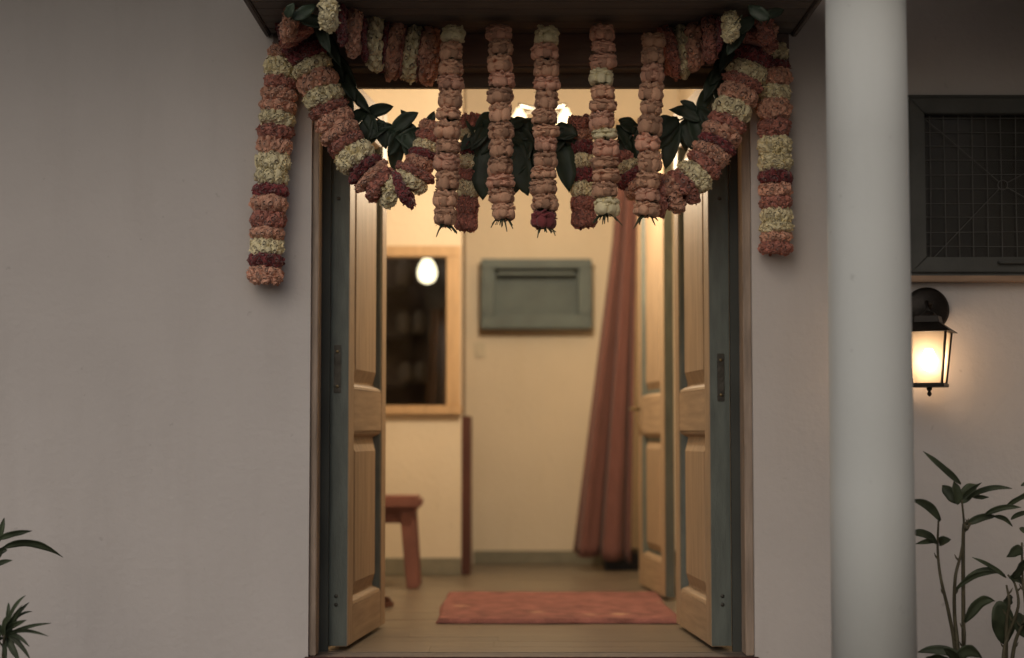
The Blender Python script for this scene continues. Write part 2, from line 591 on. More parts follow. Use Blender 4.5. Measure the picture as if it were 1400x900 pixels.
# inner wall above the doorway (its room side)
box('lintel', (LX, WT + 0.006, ZT + 0.04), (RX, WT + 0.03, CZ), 'inner_paint', df)

cz = at(362, 50, 0).z
cx0, cx1 = at(363, 50, 0).x, at(1089, 50, 0).x
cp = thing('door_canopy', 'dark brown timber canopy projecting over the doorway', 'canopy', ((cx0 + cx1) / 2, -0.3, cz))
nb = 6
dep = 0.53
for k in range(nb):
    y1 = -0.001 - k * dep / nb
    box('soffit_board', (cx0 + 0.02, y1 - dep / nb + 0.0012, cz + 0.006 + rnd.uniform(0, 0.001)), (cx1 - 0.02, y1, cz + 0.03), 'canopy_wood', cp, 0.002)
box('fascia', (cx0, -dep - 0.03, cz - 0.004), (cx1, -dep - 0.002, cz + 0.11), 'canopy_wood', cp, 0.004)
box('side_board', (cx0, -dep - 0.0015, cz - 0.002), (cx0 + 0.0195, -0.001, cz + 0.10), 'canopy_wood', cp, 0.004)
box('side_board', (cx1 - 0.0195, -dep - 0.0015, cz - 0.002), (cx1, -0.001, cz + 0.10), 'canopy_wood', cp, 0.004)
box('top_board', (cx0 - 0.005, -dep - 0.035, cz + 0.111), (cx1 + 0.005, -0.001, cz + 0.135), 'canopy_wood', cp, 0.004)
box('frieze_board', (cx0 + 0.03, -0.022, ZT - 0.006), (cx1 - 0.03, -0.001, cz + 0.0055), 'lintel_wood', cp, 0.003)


# ------------------------------------------------------------------ door leaves
def door_leaf(name, label, loc, ang, W, T, H, mirror, cat='door', group=None, plate=None, handle=None, tops=(0.15, 0.77, 0.92, 1.90), st=0.09):
    """local x from the hinge edge, outer face at y = 0; mirrored for the right-hand leaf"""
    t = thing(name, label, cat, loc, group)
    t.rotation_euler = (0, 0, ang)
    ORIGIN[t] = Vector((0, 0, 0))
    sx = -1 if mirror else 1
    M = ['door_wood', 'teal_paint', 'door_wood_across']
    bz = 0.014

    def bx(nm, a, b_, mi, bev=0.0025, par=t):
        q = MB()
        q.box((sx * a[0], a[1], a[2]), (sx * b_[0], b_[1], b_[2]), mi)
        return q.build(nm, M, par, False, bev)
    V = [1, 1, 0, 1, 1, 1]
    Hh = [1, 1, 2, 1, 1, 1]
    bx('stile', (0, 0, bz), (st, T, H), V)
    bx('stile', (W - st, 0, bz), (W, T, H), V)
    z = [bz, tops[0], tops[1], tops[2], tops[3], H]
    for k in (0, 2, 4):
        bx('rail', (st + 0.0005, 0.0008, z[k]), (W - st - 0.0005, T - 0.001, z[k + 1]), Hh)
    for k in (1, 3):
        za, zb = z[k] + 0.0005, z[k + 1] - 0.0005
        xa, xb = st + 0.0006, W - st - 0.0006
        rec, bev, mo = 0.030, 0.045, 0.022
        # raised and fielded panel: recess, sloped border, raised field, both sides closed by a back
        q = MB()
        r1 = [(xa, rec, za), (xb, rec, za), (xb, rec, zb), (xa, rec, zb)]
        i0 = mo + 0.008
        r2 = [(xa + i0, rec, za + i0), (xb - i0, rec, za + i0), (xb - i0, rec, zb - i0), (xa + i0, rec, zb - i0)]
        i1 = i0 + bev
        r3 = [(xa + i1, 0.010, za + i1), (xb - i1, 0.010, za + i1), (xb - i1, 0.010, zb - i1), (xa + i1, 0.010, zb - i1)]
        bk = [(x, T - 0.02, zz) for x, _, zz in r1]
        vs = [(sx * x, y, zz) for x, y, zz in r1 + r2 + r3 + bk]
        fs, ms = [], []
        for a in (0, 4):
            for e in range(4):
                fs.append((a + e, a + (e + 1) % 4, a + 4 + (e + 1) % 4, a + 4 + e))
                ms.append(0)
        fs += [(8, 9, 10, 11), (15, 14, 13, 12)]
        ms += [0, 1]
        for e in range(4):
            fs.append((12 + e, 12 + (e + 1) % 4, (e + 1) % 4, e))
            ms.append(1)
        q.add(vs, fs, ms)
        pn = q.build('panel', M, t, 'fix')
        pn.data.polygons.foreach_set('use_smooth', [False] * len(pn.data.polygons))
        # bolection moulding: top and bottom of bare wood, the sides painted
        for zz, d in ((za, 1), (zb, -1)):
            q = MB()
            zz += d * 0.0004
            prof = [(0.002, 0), (0.006, 0.010), (0.016, 0.016), (rec, mo)]
            vs = []
            for xx in (xa + 0.0005, xb - 0.0005):
                ins = 1 if xx < W / 2 else -1
                for yy, hh in prof:
                    vs.append((sx * (xx + ins * hh * 0.98), yy, zz + d * hh))
                vs.append((sx * xx, rec + 0.001, zz))
            q.add(vs, [(0, 1, 6, 5), (1, 2, 7, 6), (2, 3, 8, 7), (3, 4, 9, 8), (4, 0, 5, 9), (0, 4, 3, 2, 1), (5, 6, 7, 8, 9)], 2)
            mo_ = q.build('moulding', M, pn, 'fix')
            mo_.data.polygons.foreach_set('use_smooth', [False] * len(mo_.data.polygons))
        for xx, d in ((xa, 1), (xb, -1)):
            q = MB()
            xx += d * 0.0002
            vs = []
            for zz in (za + 0.0009, zb - 0.0009):
                ins = 1 if zz < (za + zb) / 2 else -1
                for yy, hh in prof:
                    vs.append((sx * (xx + d * hh), yy, zz + ins * hh * 0.98))
                vs.append((sx * xx, rec + 0.001, zz))
            q.add(vs, [(0, 1, 6, 5), (1, 2, 7, 6), (2, 3, 8, 7), (3, 4, 9, 8), (4, 0, 5, 9), (0, 4, 3, 2, 1), (5, 6, 7, 8, 9)], 1)
            mo_ = q.build('moulding', M, pn, 'fix')
            mo_.data.polygons.foreach_set('use_smooth', [False] * len(mo_.data.polygons))
    if plate:
        ym = T * 0.55
        p = MB()
        p.box((sx * -0.004, ym - 0.013, plate - 0.085), (sx * -0.0002, ym + 0.013, plate + 0.085))
        po = p.build('lock_plate', 'iron', t, False, 0.0015)
        for dz in (-0.062, 0.062):
            p = MB()
            p.lathe([(0.006, 0), (0.006, 0.002), (0.003, 0.003)], (0, 0, 0), 10)
            for v in p.v:
                v.x, v.z = sx * (-0.004 - v.z), v.x + plate + dz
                v.y += ym
            p.build('screw', 'brass', po, 'fix')
        for zz in (0.16, 0.19, 1.6):
            p = MB()
            p.lathe([(0.007, 0), (0.007, 0.002), (0.003, 0.0035)], (0, 0, 0), 10)
            for v in p.v:
                v.x, v.z = sx * (-0.0003 - v.z), v.x + zz
                v.y += ym
            p.build('screw', 'iron', t, 'fix')
    if handle:
        p = MB()
        p.tube([(sx * (W - 0.05), -0.0005, handle), (sx * (W - 0.05), -0.045, handle)], 0.008, 10)
        p.tube([(sx * (W - 0.045), -0.045, handle), (sx * (W - 0.15), -0.05, handle)], [0.009, 0.007], 10)
        p.build('handle', 'brass', t, 'fix')
    return t


LY = WT + 0.035
pL = at(476, 700, LY)
fL = at(527, 700, LY + 0.70)
aL = math.atan2(fL.y - pL.y, fL.x - pL.x)
door_leaf('door_leaf', 'left open door leaf of bare wood with teal edge', (pL.x, LY, 0), aL, 0.705, 0.075, 2.04, False,
          group='front double door', plate=0.99)
pR = at(971, 700, LY)
fR = at(924, 700, LY + 0.70)
aR = math.atan2(fR.y - pR.y, fR.x - pR.x)
door_leaf('door_leaf', 'right open door leaf of bare wood with teal edge', (pR.x, LY, 0), aR - math.pi, 0.705, 0.075, 2.04, True,
          group='front double door', plate=0.96)
pI = at(909, 700, 1.86)
fI = at(873, 700, 2.58)
aI = math.atan2(fI.y - pI.y, fI.x - pI.x)
door_leaf('inner_door', 'blurred inner door standing open between curtain and front door', (pI.x, 1.86, 0), aI - math.pi, 0.72, 0.045, 2.06, True,
          cat='door', handle=0.88, tops=(0.16, 0.76, 0.93, 1.9), st=0.10)

# ------------------------------------------------------------------ room contents
# framed glass in the partition, dark kitchen behind
fw = thing('inner_window', 'pale wood framed window onto a dark room with a lit globe', 'window', ((GX0 + GX1) / 2, PY, GZ0))
fx0, fx1 = GX0 - 0.07, at(630, 450, PY).x
fz0, fz1 = at(570, 567, PY).z, at(570, 337, PY).z
box('frame', (fx0, PY - 0.03, GZ1 - 0.002), (fx1, PY - 0.001, fz1), 'pale_frame', fw, 0.004)
box('frame', (fx0 - 0.01, PY - 0.045, fz0), (fx1 + 0.004, PY - 0.001, GZ0 + 0.002), 'pale_frame', fw, 0.004)
box('frame', (GX1 - 0.002, PY - 0.029, GZ0 + 0.0025), (fx1 - 0.001, PY - 0.001, GZ1 - 0.0025), 'pale_frame', fw, 0.004)
box('frame', (fx0 + 0.001, PY - 0.029, GZ0 + 0.0025), (GX0 + 0.002, PY - 0.001, GZ1 - 0.0025), 'pale_frame', fw, 0.004)
box('pane', (GX0 + 0.001, PY + 0.03, GZ0 + 0.001), (GX1 - 0.001, PY + 0.034, GZ1 - 0.001), 'clear_glass', fw)
gp = at(584, 371, PY + 0.55)
pg = thing('globe_pendant', 'small glowing globe lamp seen through the inner window', 'lamp', gp)
q = MB()
q.lathe([(0.004, -0.072), (0.027, -0.066), (0.047, -0.048), (0.056, -0.018), (0.054, 0.01), (0.041, 0.045), (0.025, 0.068), (0.016, 0.076)], gp, 24)
q.build('globe', 'globe_glow', pg, True)
q = MB()
q.lathe([(0.02, 0.0765), (0.022, 0.10), (0.008, 0.115)], gp, 16)
q.tube([gp + Vector((0, 0, 0.11)), Vector((gp.x, gp.y, CZ - 0.02))], 0.003, 6)
q.build('cord', 'black_lacquer', pg)
# dim shelves in the kitchen
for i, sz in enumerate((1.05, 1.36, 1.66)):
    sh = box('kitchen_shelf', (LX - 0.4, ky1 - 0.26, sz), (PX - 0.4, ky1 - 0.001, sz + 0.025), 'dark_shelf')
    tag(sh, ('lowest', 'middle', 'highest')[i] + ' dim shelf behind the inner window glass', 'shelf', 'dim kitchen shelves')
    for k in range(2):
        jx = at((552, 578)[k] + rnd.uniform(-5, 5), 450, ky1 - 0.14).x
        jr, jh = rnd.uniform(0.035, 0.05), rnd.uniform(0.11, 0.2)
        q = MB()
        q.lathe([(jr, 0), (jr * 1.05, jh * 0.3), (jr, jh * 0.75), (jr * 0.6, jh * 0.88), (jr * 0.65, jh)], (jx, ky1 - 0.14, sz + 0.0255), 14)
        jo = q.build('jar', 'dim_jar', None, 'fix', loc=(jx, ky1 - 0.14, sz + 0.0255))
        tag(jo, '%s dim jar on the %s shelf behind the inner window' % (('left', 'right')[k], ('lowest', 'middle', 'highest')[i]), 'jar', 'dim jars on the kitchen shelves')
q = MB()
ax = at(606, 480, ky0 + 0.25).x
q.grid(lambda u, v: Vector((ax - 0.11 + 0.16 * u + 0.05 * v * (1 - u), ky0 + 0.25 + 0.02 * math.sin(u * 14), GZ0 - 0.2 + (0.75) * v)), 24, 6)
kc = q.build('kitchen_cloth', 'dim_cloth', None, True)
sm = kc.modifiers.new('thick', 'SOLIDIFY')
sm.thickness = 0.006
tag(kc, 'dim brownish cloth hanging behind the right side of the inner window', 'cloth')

# teal hatch on the back wall
hx0, hx1 = at(658, 400, BY).x, at(808, 400, BY).x
hz0, hz1 = at(730, 451, BY).z, at(730, 357, BY).z
ht = thing('wall_hatch', 'grey green framed hatch high on the cream back wall', 'hatch', ((hx0 + hx1) / 2, BY, hz0))
fwid = 0.078
box('frame', (hx0, BY - 0.125, hz1 - 0.055), (hx1, BY - 0.001, hz1), 'hatch_paint', ht, 0.005)
box('frame', (hx0, BY - 0.125, hz0), (hx1, BY - 0.001, hz0 + fwid), 'hatch_paint', ht, 0.005)
box('frame', (hx0, BY - 0.124, hz0 + fwid + 0.0005), (hx0 + fwid, BY - 0.001, hz1 - 0.0555), 'hatch_paint', ht, 0.005)
box('frame', (hx1 - fwid, BY - 0.124, hz0 + fwid + 0.0005), (hx1, BY - 0.001, hz1 - 0.0555), 'hatch_paint', ht, 0.005)
box('panel', (hx0 + fwid + 0.001, BY - 0.012, hz0 + fwid + 0.001), (hx1 - fwid - 0.001, BY - 0.0015, hz1 - 0.056), 'hatch_paint', ht, 0.002)
box('flap_rail', (hx0 + fwid + 0.02, BY - 0.11, hz1 - 0.092), (hx1 - fwid - 0.02, BY - 0.085, hz1 - 0.072), 'hatch_paint', ht, 0.004)
box('ledge', (hx0 + fwid + 0.001, BY - 0.03, hz0 + fwid + 0.0015), (hx1 - fwid - 0.001, BY - 0.0125, hz0 + fwid + 0.02), 'hatch_paint', ht, 0.003)

# switch
sp = at(656, 479, BY)
sw = thing('light_switch', 'small cream light switch on the back wall under the hatch', 'switch', sp)
box('plate', (sp.x - 0.032, BY - 0.010, sp.z - 0.045), (sp.x + 0.032, BY - 0.0005, sp.z + 0.045), 'switch_plastic', sw, 0.003)
box('rocker', (sp.x - 0.012, BY - 0.016, sp.z - 0.02), (sp.x + 0.012, BY - 0.0105, sp.z + 0.02), 'switch_plastic', sw, 0.002)

# curtain
CY = 3.42
ct = thing('curtain', 'long terracotta curtain gathered at the top beside the inner door', 'curtain', at(830, 770, CY))
tl, tr = at(846, 180, CY), at(878, 180, CY)
ml, mr_ = at(835, 330, CY), at(872, 330, CY)
bl, br = at(779, 757, CY), at(866, 768, CY)


def cloth(u, v):
    # v 0 at the top, 1 at the hem
    if v < 0.26:
        k = v / 0.26
        a, b_ = tl.lerp(ml, k), tr.lerp(mr_, k)
    else:
        k = (v - 0.26) / 0.74
        a, b_ = ml.lerp(bl, k), mr_.lerp(br, k)
    amp = 0.016 + 0.024 * v
    p = a.lerp(b_, u)
    ph = u * 2 * math.pi * 2.6
    p.y += amp * math.sin(ph + 0.6 * math.sin(2.3 * v + u)) + 0.25 * amp * math.sin(2.3 * ph + 1.0 + v * 2)
    p.x += 0.012 * math.sin(ph * 1.0 + 1.4) * (0.5 + v)
    p.z += 0.010 * math.sin(ph + 0.5) * v
    return p


q = MB()
q.grid(cloth, 72, 40)
cu = q.build('drape', 'curtain_cloth', ct, True)
sm = cu.modifiers.new('thick', 'SOLIDIFY')
sm.thickness = 0.003
rz = tl.z + 0.012
q = MB()
q.tube([(0.25, CY, rz), (RX - 0.001, CY, rz)], 0.012, 12)
q.build('rod', 'brass', ct, 'fix')

# low dark block for the dark patch under the curtain's edge
bxp = at(853, 781, 3.62)
lb = box('dark_block', (bxp.x - 0.11, 3.52, 0.001), (bxp.x + 0.10, 3.80, 0.10), 'black_lacquer', None, 0.006)
tag(lb, 'low dark block on the floor behind the curtain hem', 'box')

# stool
SY = 2.56
st_r = at(577, 688, SY - 0.02)
st = thing('stool', 'terracotta painted wooden stool half hidden by the left door leaf', 'stool', (st_r.x - 0.2, SY, 0))
sx1 = st_r.x
sx0 = sx1 - 0.42
stz1, stz0 = at(560, 679, SY - 0.16).z, at(560, 697, SY - 0.16).z
box('seat', (sx0, SY - 0.16, stz0), (sx1, SY + 0.12, stz1), 'stool_paint', st, 0.016)
lt = at(557, 700, SY - 0.1)
lf = at(565, 799, SY - 0.1)
for sxn in (-1, 1):
    for syn in (-1, 1):
        cxm = (sx0 + sx1) / 2
        tx = cxm + sxn * (lt.x - cxm)
        fx = cxm + sxn * (lf.x - cxm)
        ty, fy = SY - 0.02 + syn * 0.075, SY - 0.02 + syn * 0.095
        q = MB()
        hw_ = 0.03
        v = []
        for (xx, yy, zz, ww) in ((fx, fy, 0.001, 0.031), (tx, ty, stz0 - 0.0005, 0.038)):
            for a_, b_ in ((-1, -1), (1, -1), (1, 1), (-1, 1)):
                v.append((xx + a_ * ww, yy + b_ * ww * 0.8, zz))
        q.hexa(v)
        q.build('leg', 'stool_paint', st, False, 0.006)
box('apron', (sx0 + 0.06, SY - 0.085, stz0 - 0.07), (sx1 - 0.09, SY - 0.065, stz0 - 0.0008), 'stool_paint', st, 0.004)

# slipper peeping out beside the left leaf
sl = at(526, 838, 1.45)
so = thing('slipper', 'brown slipper on the floor peeping past the left door leaf', 'slipper', (sl.x, 1.45, 0))
q = MB()
outline = [(0.0, -0.13), (0.035, -0.12), (0.042, -0.05), (0.036, 0.03), (0.045, 0.09), (0.03, 0.135), (0.0, 0.145)]
pts = outline + [(-x, y) for x, y in outline[-2:0:-1]]
n = len(pts)
rot = R(55)
tf = lambda x, y, z: (sl.x - 0.10 + x * math.cos(rot) - y * math.sin(rot) * -1, 1.5 + x * math.sin(rot) + y * math.cos(rot), z)
q.add([tf(x, y, 0.002) for x, y in pts] + [tf(x, y, 0.022) for x, y in pts],
      [tuple(range(n))[::-1], tuple(range(n, 2 * n))] + [(k, (k + 1) % n, n + (k + 1) % n, n + k) for k in range(n)])
q.build('sole', 'slipper_rubber', so, False)
q = MB()
q.grid(lambda u, v: Vector(tf(0.046 * math.cos(math.pi * u), 0.02 + 0.09 * v, 0.022 + 0.045 * math.sin(math.pi * u) * (1 - 0.4 * v))), 10, 4)
stp = q.build('strap', 'slipper_rubber', so, True)
stp.modifiers.new('thick', 'SOLIDIFY').thickness = 0.004

# rug
rx0, rx1 = at(595, 848, 0.96).x, 0.68
ry0, ry1 = 0.96, 2.10
q = MB()


def rugf(u, v):
    du = min(u, 1 - u) * (rx1 - rx0)
    dv = min(v, 1 - v) * (ry1 - ry0)
    e = min(1, min(du, dv) / 0.012)
    p = Vector((rx0 + (rx1 - rx0) * u + 0.006 * math.sin(v * 9), ry0 + (ry1 - ry0) * v + 0.005 * math.sin(u * 11), 0.0))
    p.z = 0.003 + 0.017 * math.sqrt(max(0, e)) + 0.002 * noise.noise(p * 9)
    return p


q.grid(rugf, 90, 90)
q.box((rx0 + 0.004, ry0 + 0.004, 0.0008), (rx1 - 0.004, ry1 - 0.004, 0.0035))
ru = q.build('rug', 'rug_wool', None, 'fix', loc=(rx0, ry0, 0))
tag(ru, 'rose red woven rug on the plank floor inside the doorway', 'rug')

# chandelier with four glass shades
CHY = 1.9
chp = at(741, 150, CHY)
ch = thing('ceiling_lamp', 'glowing ceiling lamp with glass shades hanging behind the garlands', 'lamp', (chp.x, CHY, CZ))
q = MB()
q.lathe([(0.06, CZ - 0.03), (0.065, CZ - 0.005), (0.065, CZ)], (chp.x, CHY, 0), 24)
q.build('ceiling_rose', 'steel_grey', ch, 'fix')
q = MB()
q.tube([(chp.x, CHY, CZ - 0.029), (chp.x, CHY, chp.z)], 0.008, 10)
q.build('stem', 'steel_grey', ch, 'fix')
q = MB()
q.lathe([(0.012, chp.z - 0.03), (0.035, chp.z - 0.015), (0.04, chp.z), (0.03, chp.z + 0.012), (0.012, chp.z + 0.02)], (chp.x, CHY, 0), 32)
q.build('hub', 'steel_grey', ch, 'fix')
for k in range(4):
    a = R(45 + 90 * k)
    p = Vector((chp.x + 0.15 * math.cos(a), CHY + 0.15 * math.sin(a), chp.z - 0.0155))
    q = MB()
    q.lathe([(0.014, 0.0), (0.018, -0.015), (0.034, -0.04), (0.040, -0.07), (0.036, -0.095), (0.016, -0.10)], p, 20)
    q.build('shade', 'shade_glow', ch, True)
    q = MB()
    q.tube([(chp.x + 0.03 * math.cos(a), CHY + 0.03 * math.sin(a), chp.z), p + Vector((0, 0, 0.018)), p + Vector((0, 0, 0.0005))], 0.007, 8)
    q.build('arm', 'steel_grey', ch)


def lamp(name, loc, watts, col, rad, parent):
    d = bpy.data.lights.new(name, 'POINT')
    d.energy = watts
    d.color = col
    d.shadow_soft_size = rad
    o = bpy.data.objects.new(name, d)
    C.objects.link(o)
    o.parent = parent
    o.location = Vector(loc) - ORIGIN[parent]
    return o


lamp('lamp_light', (chp.x, CHY, chp.z - 0.22), 70, (1.0, 0.81, 0.56), 0.05, ch)

# ------------------------------------------------------------------ wall lantern
LNY = -0.125
lc = at(1270, 490, LNY)
ln = thing('wall_lantern', 'lit black metal wall lantern between column and ventilator window', 'lantern', (lc.x, 0, lc.z))
bp = at(1266, 424, 0)
q = MB()
q.lathe([(0.078, -0.0008), (0.078, -0.012), (0.066, -0.022), (0.03, -0.03), (0.012, -0.034)], (bp.x, 0, bp.z), 36, axis='y')
q.build('back_plate', 'lantern_metal', ln, 'fix')
ztop = at(1270, 455, LNY).z
zbot = at(1270, 524, LNY).z
w1 = 0.066
w0 = 0.049
q = MB()
pts = [Vector((bp.x, -0.03, bp.z - 0.005)), Vector((bp.x, -0.07, bp.z + 0.02)), Vector((lc.x, -0.105, bp.z + 0.018)), Vector((lc.x, LNY, bp.z - 0.012)), Vector((lc.x, LNY, ztop + 0.06))]
q.tube(pts, 0.008, 10)
q.build('arm', 'lantern_metal', ln, 'fix')
def turn(q, ang=R(-23)):
    for v in q.v:
        dx, dy = v.x - lc.x, v.y - LNY
        v.x, v.y = lc.x + dx * math.cos(ang) - dy * math.sin(ang), LNY + dx * math.sin(ang) + dy * math.cos(ang)


q = MB()
q.frustum4((lc.x, LNY), w1 + 0.020, 0.04, ztop + 0.0005, ztop + 0.034)
q.frustum4((lc.x, LNY), 0.042, 0.038, ztop + 0.0345, ztop + 0.055)
q.lathe([(0.030, ztop + 0.0555), (0.022, ztop + 0.066), (0.008, ztop + 0.074)], (lc.x, LNY, 0), 16)
turn(q); q.build('cap', 'lantern_metal', ln, False)
q = MB()
q.frustum4((lc.x, LNY), w0 + 0.008, w0 + 0.008, zbot - 0.014, zbot - 0.0005)
turn(q)
q.build('base', 'lantern_metal', ln, False, 0.002)
q = MB()
q.lathe([(0.002, zbot - 0.045), (0.007, zbot - 0.04), (0.008, zbot - 0.034), (0.004, zbot - 0.028), (0.009, zbot - 0.022), (0.01, zbot - 0.0145)], (lc.x, LNY, 0), 14)
q.build('finial', 'lantern_metal', ln, True)
for a_, b_ in ((-1, -1), (1, -1), (1, 1), (-1, 1)):
    q = MB()
    q.tube([(lc.x + a_ * w0, LNY + b_ * w0, zbot), (lc.x + a_ * w1, LNY + b_ * w1, ztop)], 0.0045, 4)
    turn(q)
    q.build('rib', 'lantern_metal', ln)
cor = [(-1, -1), (1, -1), (1, 1), (-1, 1)]
for k in range(4):
    (a0, b0), (a1, b1) = cor[k], cor[(k + 1) % 4]
    q = MB()
    i = 0.002
    q.add([(lc.x + a0 * (w0 - i), LNY + b0 * (w0 - i), zbot + 0.001), (lc.x + a1 * (w0 - i), LNY + b1 * (w0 - i), zbot + 0.001),
           (lc.x + a1 * (w1 - i), LNY + b1 * (w1 - i), ztop - 0.001), (lc.x + a0 * (w1 - i), LNY + b0 * (w1 - i), ztop - 0.001)], [(0, 1, 2, 3)])
    turn(q)
    q.build('pane', 'frosted_glass', ln)
q = MB()
zm = (ztop + zbot) / 2 - 0.01
q.lathe([(0.004, -0.034), (0.018, -0.028), (0.027, -0.010), (0.027, 0.006), (0.018, 0.026), (0.012, 0.04)], (lc.x, LNY, zm), 16)
q.build('bulb', 'bulb_glow', ln, True)

# ------------------------------------------------------------------ ventilator window
vw = thing('ventilator_window', 'dark framed ventilator window with wire grille above the lantern', 'window', ((WX0 + WX1) / 2, 0, WZ0))
fr = 0.055
zs = [(WZ0 + 0.001, WZ0 + fr), (WZ1 - fr, WZ1 - 0.001)]
o_ = 0.012


def mitre(nm, a0, a1, b0, b1, y0, y1, horiz, par):
    q = MB()
    if horiz:
        v = [(a0, b0), (a1, b0)]
    return q


ox0, ox1, oz0, oz1 = WX0 + 0.001, WX1 - 0.001, WZ0 + 0.001, WZ1 - 0.001
ix0, ix1, iz0, iz1 = ox0 + fr, ox1 - fr, oz0 + fr, oz1 - fr
g_ = 0.0008
for quad in ([(ox0, oz0), (ox1, oz0), (ix1, iz0), (ix0, iz0)], [(ox1, oz0), (ox1, oz1), (ix1, iz1), (ix1, iz0)],
             [(ox1, oz1), (ox0, oz1), (ix0, iz1), (ix1, iz1)], [(ox0, oz1), (ox0, oz0), (ix0, iz0), (ix0, iz1)]):
    cxq = sum(p[0] for p in quad) / 4
    czq = sum(p[1] for p in quad) / 4
    quad = [(p[0] + (g_ if p[0] < cxq else -g_), p[1] + (g_ if p[1] < czq else -g_)) for p in quad]
    q = MB()
    q.hexa([(x, -0.022, z) for x, z in quad] + [(x, 0.03, z) for x, z in quad])
    q.build('frame', 'window_frame', vw, 'fix', 0.003).data.polygons.foreach_set('use_smooth', [False] * 0 or [False] * len(vw.children[-1].data.polygons))
# thin outer bead
for a, b_ in (((ox0 - 0.012, -0.012, oz1 + 0.0015), (ox1 + 0.012, -0.0005, oz1 + 0.012)), ((ox0 - 0.012, -0.012, oz0 - 0.012), (ox1 + 0.012, -0.0005, oz0 - 0.0015)),
              ((ox0 - 0.012, -0.0115, oz0 - 0.001), (ox0 - 0.0005, -0.0005, oz1 + 0.001)), ((ox1 + 0.0005, -0.0115, oz0 - 0.001), (ox1 + 0.012, -0.0005, oz1 + 0.001))):
    box('bead', a, b_, 'window_frame', vw, 0.002)
box('pane', (ix0 - 0.01, 0.018, iz0 - 0.01), (ix1 + 0.01, 0.022, iz1 + 0.01), 'clear_glass', vw)
box('backing', (ix0 - 0.03, 0.06, iz0 - 0.03), (ix1 + 0.03, 0.07, iz1 + 0.03), 'window_dark', vw)  # darkness behind the grille put into this sheet's colour
step = 0.050
k = 0
x = ix0 + 0.022
wob = lambda: rnd.uniform(-0.0025, 0.0025)
while x < ix1:
    q = MB()
    q.tube([(x + wob(), 0.006, iz0), (x + wob(), 0.005, (iz0 + iz1) / 2), (x + wob(), 0.006, iz1)], 0.0016, 5)
    q.build('wire', 'window_wire', vw)
    x += step
z = iz0 + 0.04
while z < iz1:
    q = MB()
    q.tube([(ix0, 0.010, z + wob()), ((ix0 + ix1) / 2, 0.0095, z + wob()), (ix1, 0.010, z + wob())], 0.0016, 5)
    q.build('wire', 'window_wire', vw)
    z += step
hub = at(1371, 253, 0.002)
for p0, p1 in (((ix0, iz1 - 0.01), None), ((ix0 + 0.03, iz0), None), ((ix1, iz1 - 0.06), None), ((ix1, iz0 + 0.05), None)):
    q = MB()
    e = Vector((p0[0], 0.002, p0[1]))
    d = (e - hub).normalized()
    q.tube([hub + d * 0.018, e], 0.0019, 5)
    q.build('brace_wire', 'window_wire', vw)
q = MB()
q.tube([hub + Vector((0.017 * math.cos(t), 0, 0.017 * math.sin(t))) for t in [2 * math.pi * k / 16 for k in range(17)]], 0.002, 5)
q.build('hub_ring', 'window_wire', vw)
hp = at(1384, 359, -0.03)
q = MB()
q.tube([hp + Vector((-0.045, 0.007, 0)), hp + Vector((-0.04, -0.006, 0)), hp + Vector((0.05, -0.006, 0)), hp + Vector((0.055, 0.007, 0))], 0.006, 8)
q.build('handle', 'window_frame', vw, 'fix')
sl_ = box('sill', (WX0 - 0.06, -0.05, oz0 - 0.034), (WX1 + 0.06, -0.0005, oz0 - 0.0128), 'sill_wood', vw, 0.003)

# ================================================================== GARLANDS
PETAL = {'O': 'petal_salmon', 'P': 'petal_peach', 'R': 'petal_rose', 'M': 'petal_maroon', 'C': 'petal_cream'}


